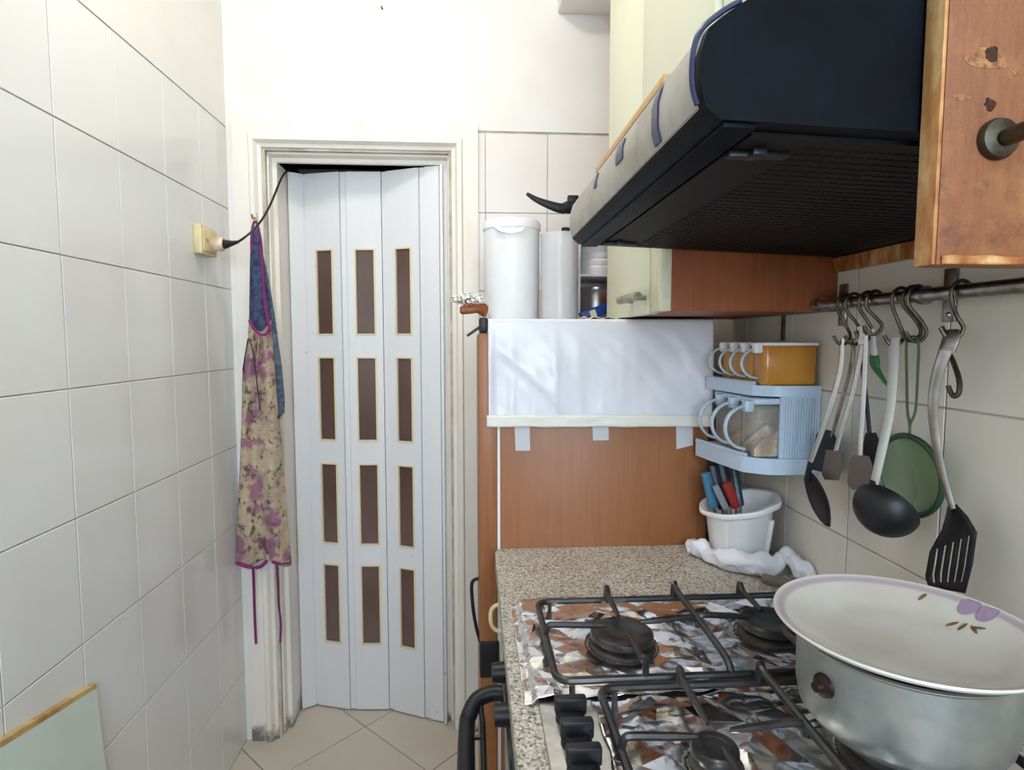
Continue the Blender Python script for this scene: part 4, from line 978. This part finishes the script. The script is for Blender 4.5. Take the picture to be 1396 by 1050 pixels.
# apron on its hook
hkp = at(346, 300, Y=1.935)
bm = BM(); tube(bm, smoothpath([(hkp.x, 1.951, hkp.z+.01), (hkp.x, 1.935, hkp.z+.006), (hkp.x, 1.925, hkp.z+.004), (hkp.x, 1.918, hkp.z+.014)], 4), .003, 7)
box(bm, hkp.x-.006, hkp.x+.006, 1.949, 1.953, hkp.z-.008, hkp.z+.025, .001); put('coat_hook', bm, 'ochre', None, 'small hook on the door casing holding the apron', 'hook')
m, nt, b = base_mat('floral_cotton'); v = coords(nt)
wv = nn(nt, 'ShaderNodeVectorMath', operation='ADD'); nt.links.new(v, wv.inputs[0]); wv.inputs[1].default_value = (3.1, 0, .4); v2 = wv.outputs[0]
base = ramp(nt, noise_n(nt, v, 22, 3), [(.35, lin(196, 180, 152)), (.7, lin(168, 150, 130))])
vo = nn(nt, 'ShaderNodeTexVoronoi'); vo.inputs['Scale'].default_value = 17; vo.inputs['Randomness'].default_value = .9; nt.links.new(v, vo.inputs['Vector'])
petals = mix(nt, .6, vo.outputs['Distance'], noise_n(nt, v2, 60, 4, .7), 'MULTIPLY')
c = mix(nt, ramp(nt, noise_n(nt, v2, 14, 4, .65), [(.49, 0.0), (.57, .85)]), base, lin(148, 92, 128))
c = mix(nt, ramp(nt, noise_n(nt, v, 26, 6, .75), [(.56, 0.0), (.62, .85)]), c, lin(98, 50, 90))
c = mix(nt, ramp(nt, noise_n(nt, coords(nt, (1.3, 1, .8)), 31, 4, .7), [(.57, 0.0), (.62, .85)]), c, lin(80, 76, 52))
c = mix(nt, ramp(nt, petals, [(.02, .55), (.12, 0.0)]), c, lin(226, 210, 198))
nt.links.new(c, b.inputs['Base Color']); b.inputs['Roughness'].default_value = .85; M['floral'] = m
m, nt, b = base_mat('denim_paisley'); v = coords(nt)
nt.links.new(ramp(nt, noise_n(nt, v, 48, 5, .7), [(.42, lin(42, 50, 82)), (.6, lin(74, 88, 120))]), b.inputs['Base Color']); b.inputs['Roughness'].default_value = .85; M['denim'] = m
m, nt, b = base_mat('denim_grey'); v = coords(nt)
nt.links.new(ramp(nt, noise_n(nt, v, 70, 5, .7), [(.42, lin(62, 76, 98)), (.62, lin(104, 120, 138))]), b.inputs['Base Color']); b.inputs['Roughness'].default_value = .85; M['denimg'] = m
ap = root('apron', (at(355, 770, Y=1.91).x, 1.91, at(355, 770, Y=1.91).z), 'floral apron with navy bib and purple binding hanging on the door casing', 'apron')
def lerp_tab(tab, y):
    for (a, va), (c_, vc) in zip(tab, tab[1:]):
        if a <= y <= c_: return va+(vc-va)*(y-a)/(c_-a)
    return tab[-1][1] if y > tab[-1][0] else tab[0][1]
def cloth(ltab, rtab, y0f, y1f, yd, fold, nfold, name, mat, ph=0, nu=30, nv=60):
    bm = BM()
    def f(s, t):
        ya, yb_ = y0f(s), y1f(s); py = ya+(yb_-ya)*t
        xl, xr = lerp_tab(ltab, py), lerp_tab(rtab, py); a = min(1, (py-300)/160)
        dep = yd-fold*a*(.5+.5*math.sin(s*math.pi*2*nfold+ph+1.2*nz(s*2, py*.012, ph)))-.006*a*nz(s*4, py*.02, 2+ph)-.012*a*math.sin(math.pi*s)
        return at(xl+(xr-xl)*s, py, Y=dep)
    grid(bm, nu, nv, f); return put(name, bm, mat, ap, solid=.002, ang=70)
cloth([(310, 344), (330, 342), (360, 341), (440, 340), (470, 341)], [(310, 350), (330, 354), (360, 360), (400, 365), (440, 369), (470, 370)], lambda s: 312, lambda s: 446+12*math.sin(3.14*s), 1.924, .012, 1.2, 'bib', 'denim')
cloth([(330, 348), (380, 356), (440, 364), (500, 371), (572, 376)], [(330, 355), (380, 366), (440, 376), (500, 384), (540, 388), (572, 388)], lambda s: 330, lambda s: 576-14*s, 1.933, .006, 1.0, 'bib_flap', 'denimg', 1.0)
cloth([(430, 340), (470, 338), (505, 331), (560, 330), (620, 328), (680, 325), (730, 323), (775, 321)], [(430, 369), (470, 372), (520, 376), (570, 380), (620, 385), (700, 391), (775, 398)], lambda s: 436+16*math.sin(3.14*s), lambda s: 768+5*math.sin(s*9)-(8 if .52 < s < .62 else 0), 1.917, .030, 1.55, 'skirt', 'floral', .5, 50, 80)
def strap(pp, Y_, r, mat='purple', name='binding'):
    bm = BM(); tube(bm, smoothpath([at(a, c_, Y=Y_ if isinstance(Y_, float) else Y_[i]) for i, (a, c_) in enumerate(pp)], 5), r, 6, .5, (1, 0, 0)); put(name, bm, mat, ap)
strap([(343, 345), (343, 322), (346, 304), (350, 304), (355, 325), (357, 345)], [1.92, 1.918, 1.917, 1.917, 1.917, 1.915], .004, name='neck_loop')
strap([(354, 335), (358, 370), (361, 410), (366, 440), (368, 452)], [1.912, 1.905, 1.895, 1.885, 1.88], .0042)
strap([(340, 436), (346, 448), (355, 456), (363, 455), (367, 446)], [1.885, 1.875, 1.868, 1.866, 1.87], .0042)
strap([(322, 767), (332, 771), (345, 774), (356, 772), (364, 764)], [1.875, 1.868, 1.862, 1.862, 1.866], .006); strap([(371, 766), (384, 769), (397, 767)], [1.868, 1.87, 1.885], .0055)
strap([(345, 773), (346, 800), (347, 835), (348, 858), (349, 878)], [1.90, 1.935, 1.94, 1.94, 1.94], .0042, name='tie_string')
strap([(377, 766), (379, 800), (380, 826), (383, 850), (382, 876)], [1.90, 1.925, 1.93, 1.93, 1.93], .0035, name='tie_string')
strap([(331, 505), (336, 475), (339, 462), (345, 480), (350, 520), (355, 560)], [1.87, 1.868, 1.866, 1.864, 1.862, 1.862], .002, mat='dnavy', name='pocket_edge')
# leaning board
a = at(131, 932, X=XL+.012); c0 = at(0, 1012, X=XL+.012); d = (c0-a); e = a+d*2.3
lb = root('leaning_board', (XL+.03, .95, 0), 'pale green board with worn ochre top edge leaning on the left tiled wall', 'board')
bot = Vector((.030, 0, 0))
bm = BM(); prism(bm, [(a.x, a.y, a.z-.009), (a.x+.035, a.y+.004, 0), (e.x+.035, e.y, 0), (e.x, e.y, e.z-.009)], (-.010, 0, 0)); put('sheet', bm, 'pgreen', lb, smooth=False)
bm = BM(); prism(bm, [(a.x+.0005, a.y, a.z-.0095), (e.x+.0005, e.y, e.z-.0095), (e.x+.0005, e.y, e.z), (a.x+.0005, a.y, a.z)], (-.0115, 0, 0)); put('edge_strip', bm, 'ochre', lb, smooth=False)

# ================================================================== CEILING LAMP (out of view, lights the upper room)
lr = root('ceiling_lamp', (LAMP.x, LAMP.y, ZT-.06), 'round white ceiling lamp between the tiled walls', 'lamp')
bm = BM(); lathe(bm, [(0, ZT-.0005), (.15, ZT-.0005), (.15, ZT-.02), (.145, ZT-.022), (0, ZT-.022)], (LAMP.x, LAMP.y, 0), 36); put('base', bm, 'white', lr)
m, nt, b = base_mat('lamp_diffuser'); b.inputs['Base Color'].default_value = (1, .97, .92, 1)
b.inputs['Emission Color'].default_value = (1, .95, .87, 1); b.inputs['Emission Strength'].default_value = LAMP_POWER/(math.pi*math.pi*.14**2)
bm = BM(); lathe(bm, [(.14, ZT-.022), (.14, ZT-.05), (.12, ZT-.062), (0, ZT-.068)], (LAMP.x, LAMP.y, 0), 36); put('diffuser', bm, m, lr)
